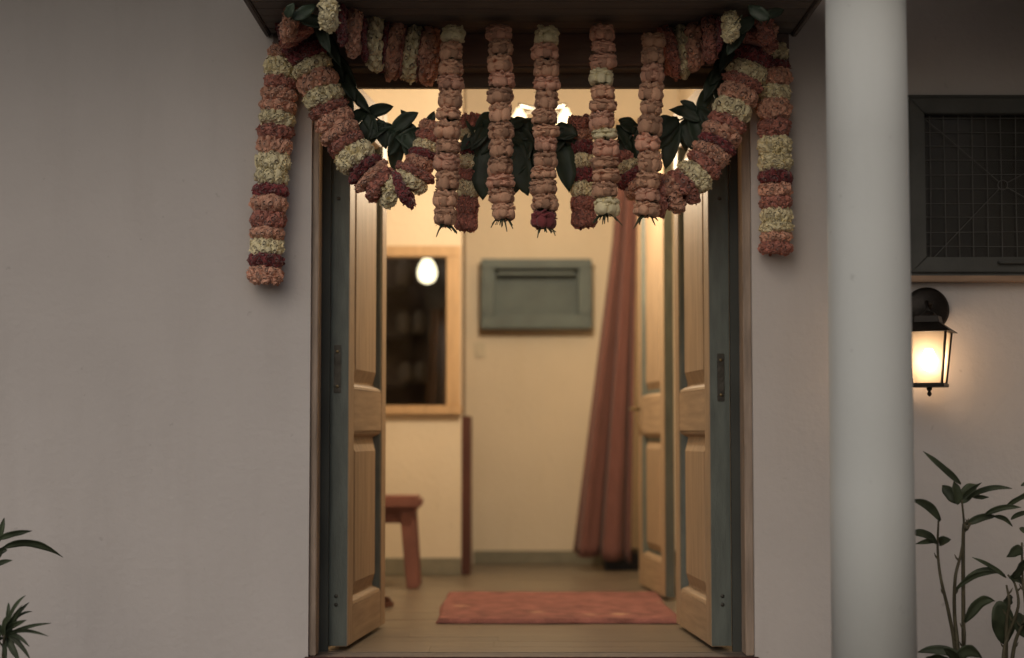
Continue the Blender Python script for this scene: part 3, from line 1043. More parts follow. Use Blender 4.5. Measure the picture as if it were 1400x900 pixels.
def ruffle_mesh(name, h, npet, ps, seed, core=0.72):
    """a puff of crinkled petals, unit radius across the string, half height h along it"""
    r = random.Random(seed)
    q = MB()
    # core that fills the middle
    q.lathe([(0.2, -h * 0.8), (core * 0.85, -h * 0.62), (core, 0), (core * 0.85, h * 0.62), (0.2, h * 0.8)], (0, 0, 0), 18)
    for k in range(npet):
        th = 2.39996 * k + r.uniform(-0.2, 0.2)
        sn = 1 - 2 * (k + 0.5) / npet
        sn = max(-1, min(1, sn * 0.96 + r.uniform(-0.05, 0.05)))
        cs = math.sqrt(max(0.02, 1 - sn * sn))
        rr = cs ** 0.45
        rad = Vector((math.cos(th), math.sin(th), 0))
        c = rad * (rr * 0.84) + Vector((0, 0, h * sn * 0.86))
        nrm = (rad * cs + Vector((0, 0, sn * 0.9))).normalized()
        nrm = (nrm + Vector((r.uniform(-.45, .45), r.uniform(-.45, .45), r.uniform(-.45, .45)))).normalized()
        t = nrm.cross(Vector((r.uniform(-1, 1), r.uniform(-1, 1), r.uniform(-1, 1)))).normalized()
        bt = nrm.cross(t)
        s_ = ps * r.uniform(0.75, 1.25)
        cup = r.uniform(0.35, 0.75)
        ph = r.uniform(0, 6)
        nu = 9
        c = c + nrm * r.uniform(-0.09, 0.06)
        el = r.uniform(0.75, 1.3)
        prof_ = ((0.0, r.uniform(0.58, 0.7)), (0.42, 0.50), (0.82, 0.30), (1.0, -0.10), (0.75, -0.55))
        vs = [c + nrm * s_ * prof_[0][1]]
        for j, (rr_, hh_) in enumerate(prof_[1:]):
            for i in range(nu):
                a = 2 * math.pi * i / nu
                wv = 1 + 0.09 * math.sin(3 * a + ph) + r.uniform(-0.05, 0.05)
                vs.append(c + (t * math.cos(a) * el + bt * math.sin(a) / el) * (s_ * rr_ * wv) + nrm * s_ * (hh_ * 1.15 + r.uniform(-0.04, 0.04)))
        fs = [(0, 1 + i, 1 + (i + 1) % nu) for i in range(nu)]
        for j in range(3):
            for i in range(nu):
                a, b_ = 1 + j * nu + i, 1 + j * nu + (i + 1) % nu
                fs.append((a, b_, b_ + nu, a + nu))
        q.add(vs, fs)
    for k in range(int(npet * 0.5)):
        th, sn = r.uniform(0, 6.283), r.uniform(-0.95, 0.95)
        cs = math.sqrt(1 - sn * sn)
        rad = Vector((math.cos(th), math.sin(th), 0))
        nrm = (rad * cs + Vector((0, 0, sn))).normalized()
        c = rad * (cs ** 0.45 * 0.84) + Vector((0, 0, h * sn * 0.86))
        d = (nrm + Vector((r.uniform(-.6, .6), r.uniform(-.6, .6), r.uniform(-.6, .6)))).normalized()
        t = d.cross(Vector((r.uniform(-1, 1), r.uniform(-1, 1), r.uniform(-1, 1)))).normalized()
        bt = d.cross(t)
        l_, w_ = ps * r.uniform(0.8, 1.2), ps * r.uniform(0.45, 0.8)
        vs = []
        for i, (dd, ww) in enumerate(((-0.2, 0.4), (0.55, 1.0), (1.0, 0.75))):
            for j in (-1, 0, 1):
                vs.append(c + d * (l_ * dd * (1 + 0.12 * (j == 0))) + t * (w_ * ww * j) + bt * (l_ * (0.25 * abs(j) + 0.22 * dd * dd)))
        q.add(vs, [(0, 1, 4, 3), (1, 2, 5, 4), (3, 4, 7, 6), (4, 5, 8, 7)])
    me = q.mesh(name, smooth=True)
    me.materials.append(MATS['petal_salmon'])
    return me


ICO = None


def ico():
    global ICO
    if ICO is None:
        bm = bmesh.new()
        bmesh.ops.create_icosphere(bm, subdivisions=3, radius=1)
        bm.verts.index_update()
        ICO = ([v.co.copy() for v in bm.verts], [[v.index for v in f_.verts] for f_ in bm.faces])
        bm.free()
    return ICO


def puff_mesh(name, h, seed):
    """a plump flower of rounded petals in two tiers, unit radius, half height h"""
    r = random.Random(seed)
    q = MB()
    V, F = ico()

    def lobe(c, ax, ay, az, th, k):
        off = Vector((r.uniform(0, 50), r.uniform(0, 50), r.uniform(0, 50)))
        vs = []
        for p in V:
            d = 1 + 0.15 * noise.noise(p * 1.6 + off) + 0.13 * noise.noise(p * 3.6 + off) + 0.06 * noise.noise(p * 8.0 + off)
            # a crease down the middle of each petal's outer side
            d -= 0.09 * math.exp(-(p.y * 3.5) ** 2) * max(0, p.x)
            x, y, z = p.x * ax * d, p.y * ay * d, p.z * az * d
            vs.append(c + Vector((x * math.cos(th) - y * math.sin(th), x * math.sin(th) + y * math.cos(th), z)))
        q.add(vs, F)
    nl = r.choice((6, 7, 7, 8))
    ph = r.uniform(0, 6)
    for i in range(nl):
        th = ph + 2 * math.pi * i / nl + r.uniform(-.18, .18)
        rr = r.uniform(0.48, 0.62)
        lobe(Vector((rr * math.cos(th), rr * math.sin(th), -h * r.uniform(0.25, 0.42))), 0.42, 0.40 * 7 / nl, h * r.uniform(0.68, 0.84), th, i)
    # upper tier: a rolled, wavy rim of petals, then a crumpled crown inside it
    for lay in range(2):
        nw, ph1, ph2 = r.choice((4, 5, 6)), r.uniform(0, 6), r.uniform(0, 6)
        R0 = (0.66, 0.52)[lay] * r.uniform(0.94, 1.06)
        z0 = h * ((0.42, 0.74)[lay] + r.uniform(-0.05, 0.05))
        tx_, tz_ = (0.30, 0.26)[lay], h * (0.27, 0.20)[lay]
        off = Vector((r.uniform(0, 50), r.uniform(0, 50), r.uniform(0, 50)))
        NU, NV = 48, 10
        vs = []
        for i in range(NU):
            a = 2 * math.pi * i / NU
            wz = h * 0.13 * math.sin(nw * a + ph1) + h * 0.07 * math.sin((2 * nw + 1) * a + ph2)
            wr = 0.06 * math.sin((nw + 2) * a + ph2) - 0.10 * max(0, math.cos(nw * a / 1.0 + ph1)) ** 6
            for j in range(NV):
                b_ = 2 * math.pi * j / NV
                p = Vector((math.cos(a), math.sin(a), 0))
                k_ = 1 + 0.22 * noise.noise(Vector((math.cos(a) * 3, math.sin(a) * 3, b_)) * 1.6 + off)
                vs.append(p * (R0 + wr + tx_ * math.cos(b_) * k_) + Vector((0, 0, z0 + wz + tz_ * math.sin(b_) * k_)))
        fs = [(i * NV + j, ((i + 1) % NU) * NV + j, ((i + 1) % NU) * NV + (j + 1) % NV, i * NV + (j + 1) % NV) for i in range(NU) for j in range(NV)]
        q.add(vs, fs)
    lobe(Vector((0, 0, 0)), 0.55, 0.55, h * 0.8, 0, 0)
    # small frilly bits between
    for i in range(14):
        th = r.uniform(0, 6.28)
        lobe(Vector((0.78 * math.cos(th), 0.78 * math.sin(th), h * r.uniform(-0.7, 0.8))), 0.17, 0.2, h * 0.2, th, i)
    for k in range(46):
        th, zz = r.uniform(0, 6.283), r.uniform(-0.85, 0.95)
        rad = Vector((math.cos(th), math.sin(th), 0))
        tan = Vector((-math.sin(th), math.cos(th), 0))
        c = rad * (0.80 - 0.12 * abs(zz)) + Vector((0, 0, h * zz))
        d = (rad + Vector((0, 0, r.uniform(-0.3, 0.9)))).normalized()
        up_ = d.cross(tan).normalized()
        w_, l_ = r.uniform(0.10, 0.24), r.uniform(0.10, 0.24)
        vs = []
        for dd, ww in ((-0.4, 0.6), (0.6, 1.0), (1.0, 0.8)):
            for j in (-1, -0.35, 0.35, 1):
                vs.append(c + d * (l_ * dd * (1 - 0.15 * j * j)) + tan * (w_ * ww * j) + up_ * (0.05 * math.sin(j * 4 + th * 3) + 0.10 * l_ * dd))
        q.add(vs, [(a, a + 1, a + 5, a + 4) for a in (0, 1, 2, 4, 5, 6)])
    me = q.mesh(name, smooth=True)
    me.materials.append(MATS['petal_peach'])
    return me


RUF = [ruffle_mesh('ruffled_flower', 0.40, 110, 0.20, 11 + i) for i in range(5)]
RUFT = [ruffle_mesh('ruffled_flower_thick', 0.62, 145, 0.20, 31 + i) for i in range(4)]
PUF = [puff_mesh('plump_flower', 0.52, 51 + i) for i in range(7)]
FRILL = [ruffle_mesh('frilled_flower', 0.45, 125, 0.19, 71 + i, 0.74) for i in range(3)]


_q = MB()
_r = random.Random(5)
for _k in range(16):
    _a = 2 * math.pi * _k / 16 + _r.uniform(-.1, .1)
    _o = Vector((math.cos(_a), math.sin(_a), 0))
    _s = Vector((-math.sin(_a), math.cos(_a), 0))
    _l = _r.uniform(0.78, 1.02)
    _z = _r.uniform(-0.12, 0.12)
    _q.add([_o * 0.1 - _s * 0.1, _o * 0.1 + _s * 0.1, _o * _l * 0.8 + _s * 0.16 + Vector((0, 0, _z)), _o * _l + Vector((0, 0, _z * 1.4)), _o * _l * 0.8 - _s * 0.16 + Vector((0, 0, _z))], [(0, 1, 2, 3, 4)])
CALYX = _q.mesh('calyx')
CALYX.materials.append(MATS['thread'])


def catmull(pts, n=24):
    P = [pts[0] * 2 - pts[1]] + pts + [pts[-1] * 2 - pts[-2]]
    out = []
    for i in range(1, len(P) - 2):
        for k in range(n):
            t = k / n
            a, b_, c, d = P[i - 1], P[i], P[i + 1], P[i + 2]
            out.append(0.5 * ((2 * b_) + (c - a) * t + (2 * a - 5 * b_ + 4 * c - d) * t * t + (3 * b_ - a - 3 * c + d) * t ** 3))
    out.append(pts[-1].copy())
    return out


def flower(parent, mesh, matname, pos, axis, rad, hz=None):
    o = bpy.data.objects.new('flower', mesh)
    C.objects.link(o)
    o.parent = parent
    o.material_slots[0].link = 'OBJECT'
    o.material_slots[0].material = MATS[matname]
    qd = Vector((0, 0, 1)).rotation_difference(axis.normalized()) @ Quaternion((0, 0, 1), rnd.uniform(0, 6.28))
    o.rotation_mode = 'QUATERNION'
    o.rotation_quaternion = qd
    o.location = pos - ORIGIN[parent]
    o.scale = (rad, rad, hz)
    return o


def soffit_y(py):
    """depth at which the canopy's underside is seen at height py: nothing above that line may hang farther back"""
    v = (450 - py) / F_PX
    t = (cz - CAM_Z) / max(1e-3, SP + v * CP)
    return CAM_Y + t * (CP - v * SP)


def string_of(name, label, group, path_px, bands, rad_px, Y, style='ruf', jit=0.0, over=1.12, tail=False, clear=18):
    """path_px: pixel points (px, py[, dy]) ; bands: (fraction weights, colour) in order along the path"""
    pts = [at(p[0], p[1], min(Y + (p[2] if len(p) > 2 else 0), soffit_y(p[1] - clear))) for p in path_px]
    cv = catmull(pts)
    L = [0]
    for a, b_ in zip(cv, cv[1:]):
        L.append(L[-1] + math.hypot(b_.x - a.x, b_.z - a.z))
    tot = L[-1]

    def pos(s_):
        s_ = max(0, min(tot, s_))
        for i in range(len(cv) - 1):
            if L[i + 1] >= s_:
                k = (s_ - L[i]) / max(1e-9, L[i + 1] - L[i])
                return cv[i].lerp(cv[i + 1], k), (cv[i + 1] - cv[i]).normalized()
        return cv[-1], (cv[-1] - cv[-2]).normalized()
    t = thing(name, label, 'garland', pts[0], group)
    px2m = (Y - CAM_Y) / F_PX
    W = sum(b_[1] for b_ in bands)
    acc = 0
    for bi, bd in enumerate(bands):
        colr, wgt = bd[0], bd[1]
        rp = bd[2] if len(bd) > 2 else rad_px
        m_ = acc + wgt / 2
        acc += wgt
        p, d = pos(m_ / W * tot)
        half = wgt / W * tot / 2 * over
        rad = rp * px2m * (rnd.uniform(0.9, 1.1) if style == 'puf' else rnd.uniform(0.95, 1.06))
        d = Vector((d.x, 0, d.z)).normalized()
        axis = d + Vector((rnd.uniform(-1, 1), rnd.uniform(-1, 1), rnd.uniform(-1, 1))) * 0.07
        p = p + Vector((rnd.uniform(-1, 1), rnd.uniform(-0.5, 0.5), 0)) * jit * px2m
        if style == 'puf' and colr != 'f':
            me_ = rnd.choice(PUF)
            hm = 0.52
        elif style == 'frill':
            me_, hm = rnd.choice(FRILL), 0.45
        else:
            asp = half / rad
            if asp > 0.5:
                me_, hm = rnd.choice(RUFT), 0.62
            else:
                me_, hm = rnd.choice(RUF), 0.40
        if style == 'puf' and d.z < 0:
            axis = -axis
        fo = flower(t, me_, PETAL[colr], p, axis, rad, half / hm)
        if style == 'puf' and bi and bi % 2 == 0:
            o = bpy.data.objects.new('calyx', CALYX)
            C.objects.link(o)
            o.parent = t
            o.location = pos(acc / W * tot - wgt / W * tot)[0] - ORIGIN[t]
            o.scale = (rad, rad, rad)
            o.rotation_euler = (0, 0, rnd.uniform(0, 6))
    q = MB()
    q.tube(cv[::6] + [cv[-1]], 0.0025, 6)
    q.build('thread', 'thread', t)
    if tail:
        e, d = pos(tot)
        for k in range(tail):
            q = MB()
            a = rnd.uniform(0, 6.28)
            out = Vector((math.cos(a), math.sin(a) * 0.6, 0))
            ln_ = rnd.uniform(0.03, 0.05) * (1.5 if k == 0 else 1)
            p0 = e + out * 0.010 + Vector((0, 0, 0.008))
            q.tube([p0, p0 + out * ln_ * 0.45 + Vector((0, 0, -ln_ * 0.35)), p0 + out * ln_ * (0.75 + rnd.uniform(-.2, .2)) + Vector((0, 0, -ln_ * rnd.uniform(0.5, 1.0)))],
                   [0.0034, 0.0028, 0.0016], 5)
            q.build('stalk', 'thread', t)
        q = MB()
        n_ = 9
        for k in range(n_):
            a = 2 * math.pi * k / n_
            o1 = Vector((math.cos(a), math.sin(a), 0))
            s1 = Vector((-math.sin(a), math.cos(a), 0))
            q.add([e + o1 * 0.008 + s1 * 0.007 + Vector((0, 0, 0.012)), e + o1 * 0.008 - s1 * 0.007 + Vector((0, 0, 0.012)), e + o1 * rnd.uniform(0.026, 0.036) + Vector((0, 0, rnd.uniform(-0.010, 0.0)))], [(0, 1, 2)])
        q.build('calyx', 'thread', t)
    return t


# long drops hanging on the wall at both ends of the canopy
string_of('garland', 'long flower garland hanging on the wall left of the doorway', 'garlands on the doorway',
          [(399, 22), (391, 60), (384, 110), (379, 160), (373, 225), (367, 300), (362, 388)],
          [('O', 15), ('M', 18), ('O', 16), ('C', 28), ('R', 15), ('O', 17), ('O', 16), ('C', 19), ('R', 18), ('O', 22), ('C', 22), ('C', 21), ('M', 17), ('O', 22), ('R', 21), ('O', 17), ('C', 21), ('M', 16), ('O', 24)],
          25.0, -0.065)
string_of('garland', 'long flower garland hanging on the wall right of the doorway', 'garlands on the doorway',
          [(1040, 30), (1054, 62), (1060, 110), (1058, 165), (1060, 240), (1061, 290), (1060, 346)],
          [('R', 18), ('O', 15), ('C', 22), ('M', 12), ('O', 22), ('C', 20), ('O', 26), ('R', 24), ('C', 24), ('C', 22), ('M', 17), ('O', 18), ('R', 16), ('C', 19), ('C', 12), ('O', 14), ('R', 14)],
          23.5, -0.065)
# swags that loop into the opening
string_of('garland', 'thick left flower garland looping down into the doorway', 'garlands on the doorway',
          [(392, 28, 0.0), (406, 46), (420, 74), (436, 116), (454, 160), (478, 204), (505, 238), (532, 260), (555, 256), (572, 228, 0.03), (584, 196, 0.05), (592, 168, 0.06)],
          [('R', 12), ('M', 20), ('C', 20), ('O', 24), ('C', 22), ('R', 14), ('O', 20), ('O', 18), ('R', 16), ('C', 28), ('M', 14), ('O', 14), ('R', 17), ('C', 18, 25), ('M', 14), ('C', 17, 24), ('R', 12), ('O', 16, 22), ('M', 12, 21), ('C', 14, 20), ('R', 14, 19), ('O', 14, 19)],
          28.5, -0.10)
string_of('garland', 'thick right flower garland looping down into the doorway', 'garlands on the doorway',
          [(1052, 26, 0.0), (1042, 44), (1029, 72), (1014, 116), (1000, 152), (985, 188), (962, 226), (932, 258), (900, 268), (872, 254, 0.03), (855, 232, 0.05), (846, 210, 0.06)],
          [('R', 12), ('M', 20), ('C', 20), ('R', 12), ('O', 20), ('C', 22), ('R', 14), ('O', 18), ('M', 12), ('O', 18), ('R', 14), ('C', 24), ('R', 16), ('O', 18), ('R', 14), ('C', 16, 24), ('O', 16, 23), ('M', 15, 22), ('C', 14, 21), ('R', 14, 19)],
          28.5, -0.10)
# short fat swags up under the canopy
string_of('garland', 'upper left garland of broad flower rings under the canopy', 'garlands on the doorway',
          [(436, 8), (462, 30), (490, 47), (520, 60), (552, 70), (596, 78)],
          [('C', 20, 24), ('M', 12, 28), ('O', 19, 37), ('M', 10, 34), ('C', 22, 40), ('M', 10, 36), ('O', 23, 41), ('R', 7, 36), ('C', 23, 43), ('R', 6, 37), ('O', 26, 42)],
          35, -0.075, over=1.3, clear=24)
string_of('garland', 'upper right garland of broad flower rings under the canopy', 'garlands on the doorway',
          [(1014, 22), (1002, 34), (986, 45), (962, 56), (938, 66), (908, 72)],
          [('C', 20, 20), ('M', 8, 25), ('R', 20, 34), ('O', 25, 38), ('C', 20, 43), ('R', 22, 40)],
          35, -0.075, over=1.3, clear=24)
# dim strands hanging behind the straight strings
string_of('garland', 'dim short strand hanging behind the leftmost straight string', 'garlands on the doorway',
          [(645, 158), (642, 230), (637, 314)],
          [('R', 18), ('C', 14), ('M', 17), ('C', 18), ('R', 14), ('C', 20), ('R', 22), ('R', 18)],
          16.5, 0.0, style='frill')
string_of('garland', 'dim short strand hanging behind the fourth straight string', 'garlands on the doorway',
          [(793, 160), (796, 230), (799, 310)],
          [('R', 18), ('O', 14), ('M', 17), ('C', 18), ('M', 17), ('C', 20), ('R', 18), ('R', 20)],
          18, 0.0, style='frill')


# five straight strings
def straight(n_, label, x0, y0, x1, y1, cols, rad=17.0, dy=0.0):
    string_of('garland', label, 'garlands on the doorway',
              [(x0, y0), ((x0 * 2 + x1) / 3 + rnd.uniform(-1, 1), (y0 * 2 + y1) / 3), ((x0 + 2 * x1) / 3 + rnd.uniform(-1, 1), (y0 + 2 * y1) / 3), (x1, y1)],
              [(c, rnd.uniform(17, 27)) for c in cols], rad, -0.20 + dy, style='puf', jit=2.0, over=1.0, tail=10, clear=6)


straight(0, 'leftmost of the five straight flower strings across the doorway', 620, 38, 607, 308, 'CPPOPPPPOPPP', 18.5)
straight(1, 'second from left of the five straight flower strings', 683, 36, 687, 300, 'OPPOPPPPPOPP', 18.5)
straight(2, 'middle one of the five straight flower strings', 746, 38, 744, 312, 'COPOPPPOPPPPM', 18.5)
straight(3, 'fourth from left straight string with two cream flower bands', 823, 36, 828, 294, 'OOOCPPOCOPPPC', 19.5)
straight(4, 'rightmost of the five straight flower strings across the doorway', 892, 46, 885, 296, 'PPOPPPOPPOP', 18.0)


# ------------------------------------------------------------------ leaves
def leaf(parent, b_px, t_px, w_px, Yb, Yt, matn='mango_leaf', sag=0.1, roll=0.0, fold=0.25, nm='leaf', sharp=1.0, px2m=None):
    a, b_ = at(b_px[0], b_px[1], Yb), at(t_px[0], t_px[1], Yt)
    px2m = px2m or (Yb - CAM_Y) / F_PX
    w_ = w_px * px2m / 2
    ax = b_ - a
    L = ax.length
    d = ax / L
    view = Vector((0, -1, 0))
    side = d.cross(view)
    if side.length < 0.1:
        side = Vector((1, 0, 0))
    side.normalize()
    nrm = side.cross(d).normalized()
    Q = Quaternion(d, roll)
    side, nrm = Q @ side, Q @ nrm
    ns = 10
    q = MB()
    vs = []
    upv = Vector((0, 0, 1))
    for i in range(ns + 1):
        t = i / ns
        c = a + ax * t + upv * (sag * L * 4 * t * (1 - t)) + nrm * (0.06 * L * math.sin(t * 3.0))
        wd = w_ * 1.85 * (0.02 + t) ** 0.62 * max(0.0, 1 - t) ** 0.78 * (1 - 0.08 * sharp * t)
        if i == ns:
            wd = w_ * 0.015
        wave = 0.10 * w_ * math.sin(t * 13 + roll * 5)
        vs += [c - side * wd + nrm * (fold * wd + wave), c - side * wd * 0.5 + nrm * fold * wd * 0.35, c - nrm * 0.0015, c + side * wd * 0.5 + nrm * fold * wd * 0.35, c + side * wd + nrm * (fold * wd - wave)]
    fs = []
    for i in range(ns):
        for j in range(4):
            k = i * 5 + j
            fs.append((k, k + 1, k + 6, k + 5))
    q.add(vs, fs)
    o = q.build(nm, matn, parent, True)
    sm_ = o.modifiers.new('thick', 'SOLIDIFY')
    sm_.thickness = 0.0012
    return o


def spray(label, stem_px, leaves, Y, extra=14, lo=0, wk=1.1):
    t = thing('leaf_spray', label, 'leaf spray', at(*stem_px[0][:2], Y), 'leaf sprays among the garlands')
    q = MB()
    cv = catmull([at(p[0], p[1], min(Y + 0.01, soffit_y(p[1] - 8))) for p in stem_px], 8)
    q.tube(cv, 0.003, 6)
    q.build('stem', 'plant_stem', t)
    leaves = list(leaves)
    for k in range(extra):
        p = stem_px[lo + int(rnd.random() * (len(stem_px) - 1 - lo))], 0
        i = rnd.randrange(lo, len(stem_px) - 1)
        t_ = rnd.random()
        x0 = stem_px[i][0] * (1 - t_) + stem_px[i + 1][0] * t_
        y0 = stem_px[i][1] * (1 - t_) + stem_px[i + 1][1] * t_
        an, ll = rnd.choice((-1, 1)) * rnd.uniform(0.3, 1.9), rnd.uniform(32, 56)
        if abs(an) > 1.3:
            ll *= 0.7
        leaves.append((x0, y0, x0 + ll * math.sin(an), y0 + ll * math.cos(an), rnd.uniform(20, 30)))
    for (x0, y0, x1, y1, w_) in leaves:
        yb = min(Y, soffit_y(min(y0, y1) - 10))
        leaf(t, (x0, y0), (x1, y1), w_ * wk, yb + rnd.uniform(-0.012, 0.012), yb + rnd.uniform(-0.03, 0.03), roll=rnd.uniform(-0.5, 0.5), sag=rnd.uniform(-0.03, 0.05))
    return t


spray('dark green leaf spray along the left looping garland',
      [(396, 16), (430, 40), (462, 95), (500, 148), (545, 178), (592, 176)],
      [(400, 26, 432, 6, 22), (410, 24, 446, 36, 26), (392, 24, 402, 4, 18), (430, 36, 466, 92, 26), (436, 28, 452, 74, 24), (448, 70, 488, 122, 28), (440, 60, 470, 112, 26),
       (462, 96, 486, 140, 26), (476, 118, 508, 156, 22), (470, 124, 482, 160, 22), (500, 156, 538, 146, 24), (500, 152, 516, 186, 24), (506, 160, 492, 206, 28), (516, 164, 528, 204, 28), (522, 168, 500, 200, 26),
       (536, 180, 572, 154, 26), (542, 178, 538, 236, 32), (556, 176, 560, 222, 28), (548, 180, 530, 214, 24), (566, 178, 586, 204, 26), (580, 182, 594, 152, 18), (560, 170, 548, 150, 14)], -0.03, 12, 3)
spray('dark green leaf spray hanging behind the middle flower strings',
      [(640, 170), (690, 172), (745, 180), (800, 176)],
      [(664, 172, 652, 216, 30), (676, 158, 650, 182, 30), (670, 196, 660, 274, 40), (690, 168, 672, 214, 30), (708, 160, 716, 226, 34), (712, 200, 694, 272, 40), (704, 196, 722, 268, 36),
       (698, 170, 724, 176, 28), (722, 186, 708, 240, 30), (735, 196, 728, 244, 28), (764, 178, 782, 214, 28), (762, 192, 778, 264, 34), (756, 182, 744, 236, 30), (770, 176, 792, 192, 24), (640, 160, 656, 196, 20)], -0.02, 22, 0, 1.35)
spray('dark green leaf spray along the right looping garland',
      [(1058, 14), (1022, 30), (990, 92), (958, 146), (905, 172), (842, 172)],
      [(1052, 26, 1022, 8, 24), (1046, 22, 1072, 14, 18), (1030, 24, 1006, 48, 24), (1018, 30, 994, 76, 26), (1006, 50, 984, 100, 26), (998, 72, 970, 118, 28), (988, 92, 962, 140, 26), (980, 104, 984, 150, 24), (970, 120, 952, 158, 24),
       (966, 160, 914, 150, 26), (952, 150, 930, 138, 16), (944, 160, 960, 212, 28), (938, 162, 938, 208, 26), (926, 166, 910, 232, 32), (918, 162, 902, 196, 26), (934, 168, 948, 206, 26),
       (846, 164, 878, 186, 30), (858, 184, 872, 234, 32), (850, 188, 846, 226, 26), (884, 160, 910, 176, 26), (868, 172, 842, 178, 22), (930, 150, 958, 166, 22)], -0.03, 12, 3)


# ------------------------------------------------------------------ plants
def plant(label, stems, leaves, Y, matn='plant_leaf', nm='plant', group='plants at the foot of the wall'):
    b0 = at(stems[0][0][0], stems[0][0][1], Y)
    base = Vector((b0.x, Y, -0.165))
    t = thing(nm, label, 'plant', base, group)
    px = (Y - CAM_Y) / F_PX
    for sidx, sp_ in enumerate(stems):
        pts = [at(p[0], p[1], Y + 0.02 * math.sin(i * 2.1 + sidx)) for i, p in enumerate(sp_)]
        pts = [base + Vector((0.012 * (sidx - 1), 0.01 * sidx, 0))] + pts
        cv = catmull(pts, 6)
        q = MB()
        n_ = len(cv)
        q.tube(cv, [0.0075 - 0.0045 * i / n_ for i in range(n_)], 7)
        so_ = q.build('stem', 'plant_stem', t, True)
        # buds at the nodes
        for i in range(8, n_ - 3, 7):
            q = MB()
            d = Vector((rnd.choice((-1, 1)) * 0.8, rnd.uniform(-.4, .2), 0.8)).normalized()
            q.tube([cv[i], cv[i] + d * 0.013, cv[i] + d * 0.02 + Vector((0, 0, 0.006))], [0.0042, 0.003, 0.0008], 5)
            q.build('bud', 'plant_stem', so_)
    for lf_ in leaves:
        (x0, y0, x1, y1, w_) = lf_[:5]
        sg = lf_[5] if len(lf_) > 5 else 0.12
        ro = lf_[6] if len(lf_) > 6 else rnd.uniform(-0.6, 0.6)
        leaf(t, (x0, y0), (x1, y1), w_, Y + rnd.uniform(-0.01, 0.01), Y + rnd.uniform(-0.08, 0.06), matn, sag=sg, roll=ro, fold=0.35)
    return t


plant('leafy plant with slender bare stems right beside the column',
      [[(1310, 900), (1305, 840), (1306, 790), (1314, 756), (1318, 722), (1315, 684)],
       [(1306, 892), (1297, 838), (1286, 790), (1282, 752), (1283, 712)],
       [(1317, 900), (1319, 872), (1318, 850)],
       [(1317, 740), (1322, 724), (1330, 712)]],
      [(1314, 662, 1262, 617, 13, -0.02, 0.2), (1312, 688, 1288, 664, 24, 0.05), (1310, 690, 1304, 658, 20, 0.0), (1314, 688, 1334, 662, 26, 0.08), (1322, 682, 1384, 668, 11, 0.10), (1328, 678, 1352, 680, 10, 0.02), (1316, 680, 1342, 660, 8, 0.0),
       (1319, 718, 1362, 706, 15, 0.10, 0.1), (1358, 706, 1384, 720, 9, 0.12), (1346, 704, 1396, 694, 12, 0.12), (1376, 692, 1420, 670, 13, 0.1),
       (1286, 712, 1246, 684, 17, 0.14, 0.0), (1284, 744, 1300, 738, 17, 0.1), (1282, 744, 1240, 730, 17, 0.12), (1280, 740, 1252, 744, 10, 0.05),
       (1318, 852, 1360, 822, 24, 0.30, 0.3), (1306, 806, 1366, 784, 12, 0.18, 0.4)],
      -0.42)
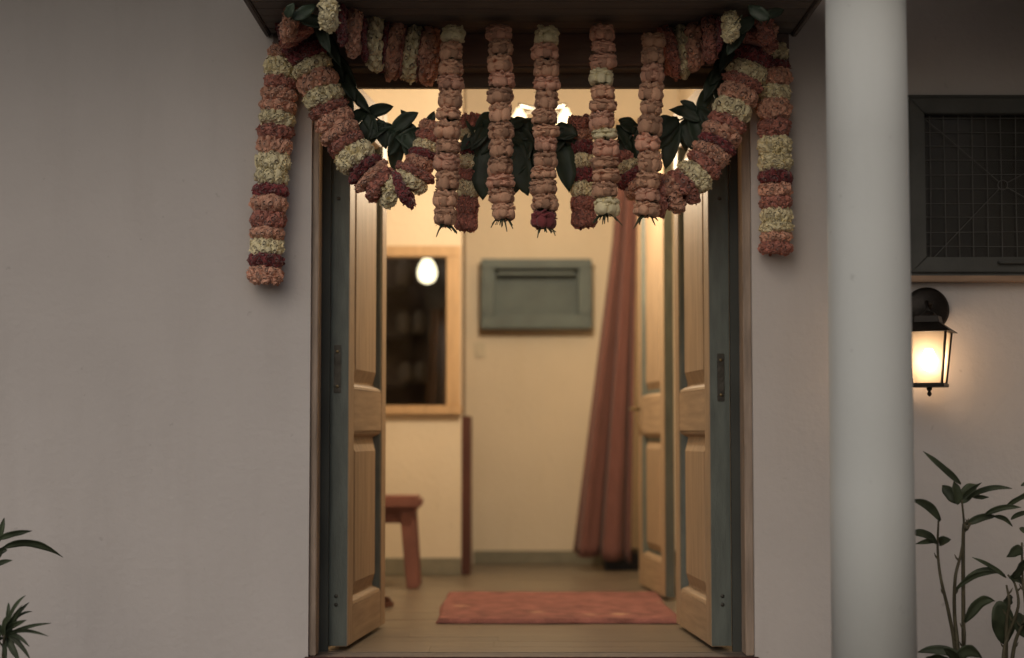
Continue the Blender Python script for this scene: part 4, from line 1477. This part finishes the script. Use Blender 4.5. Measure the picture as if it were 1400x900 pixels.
plant('leafy plant with a large drooping heart shaped leaf near the lantern wall',
      [[(1372, 900), (1378, 870), (1392, 830), (1388, 800), (1378, 786)],
       [(1384, 900), (1390, 872), (1402, 840), (1398, 790), (1397, 742)],
       [(1376, 860), (1380, 826), (1376, 800)]],
      [(1376, 790, 1329, 762, 9, 0.02, 0.3), (1374, 786, 1304, 812, 12, 0.22, 0.4), (1366, 822, 1374, 882, 44, 0.0, 0.1), (1372, 822, 1384, 818, 22, 0.0), (1392, 838, 1400, 872, 26, 0.0), (1398, 752, 1376, 762, 22, 0.15), (1400, 748, 1430, 740, 22, 0.12),
       (1384, 792, 1404, 762, 24, 0.1), (1398, 770, 1420, 780, 26, 0.1), (1380, 790, 1398, 800, 16, 0.1), (1398, 702, 1422, 712, 10, 0.1), (1382, 710, 1412, 700, 9, 0.08), (1396, 664, 1424, 660, 9, 0.1), (1394, 722, 1420, 740, 12, 0.05), (1396, 860, 1424, 840, 24, 0.1)],
      -0.34)
plant('low broad leaved seedling at the foot of the column',
      [[(1318, 935), (1316, 905)], [(1312, 938), (1300, 912)]],
      [(1300, 906, 1342, 900, 26, 0.30, 0.2), (1316, 898, 1254, 892, 18, 0.10, 0.2), (1296, 900, 1262, 905, 26, 0.1), (1312, 910, 1290, 886, 18, 0.1)],
      -0.48)
plant('tall spiky plant at the left edge with one long drooping leaf',
      [[(-14, 900), (-10, 830), (-4, 780), (0, 750)], [(-18, 900), (-22, 820), (-8, 740)]],
      [(2, 750, 86, 762, 17, 0.20, 0.5), (-4, 738, 44, 726, 12, 0.06, 0.3), (-4, 744, 6, 708, 12, 0.0), (-8, 748, -2, 716, 14, 0.0), (-10, 776, 17, 766, 10, 0.04), (-6, 758, 10, 752, 12, 0.1), (-12, 770, 4, 748, 16, 0.05), (-20, 760, -40, 730, 16, 0.1), (-20, 790, -50, 780, 16, 0.1)],
      -0.45)
spk = []
for (x1, y1, w_) in ((35, 814, 8), (40, 824, 8), (30, 828, 12), (12, 824, 8), (44, 836, 9), (36, 848, 12), (70, 852, 8), (66, 870, 8), (40, 884, 10), (42, 902, 11), (28, 910, 14), (10, 912, 14), (24, 838, 12), (10, 842, 14), (-8, 834, 12), (-20, 850, 14), (-26, 880, 14), (-14, 906, 14), (22, 862, 10), (18, 896, 16)):
    spk.append((6 + rnd.uniform(-4, 4), 868 + rnd.uniform(-5, 7), x1, y1, w_ * 0.9, rnd.uniform(0.04, 0.16)))
plant('low tuft of narrow pointed leaves in the lower left corner',
      [[(2, 930), (4, 900), (6, 868)]], spk, -0.52)
bed = MB()
bed.box((-4.0, -0.75, -0.1685), (-1.55, -0.10, -0.146))
tag(bed.build('planting_soil', 'soil', None, False, 0.004), kind='structure')
bed = MB()
bed.box((1.3, -0.75, -0.1686), (4.5, -0.10, -0.146))
tag(bed.build('planting_soil', 'soil', None, False, 0.004), kind='structure')
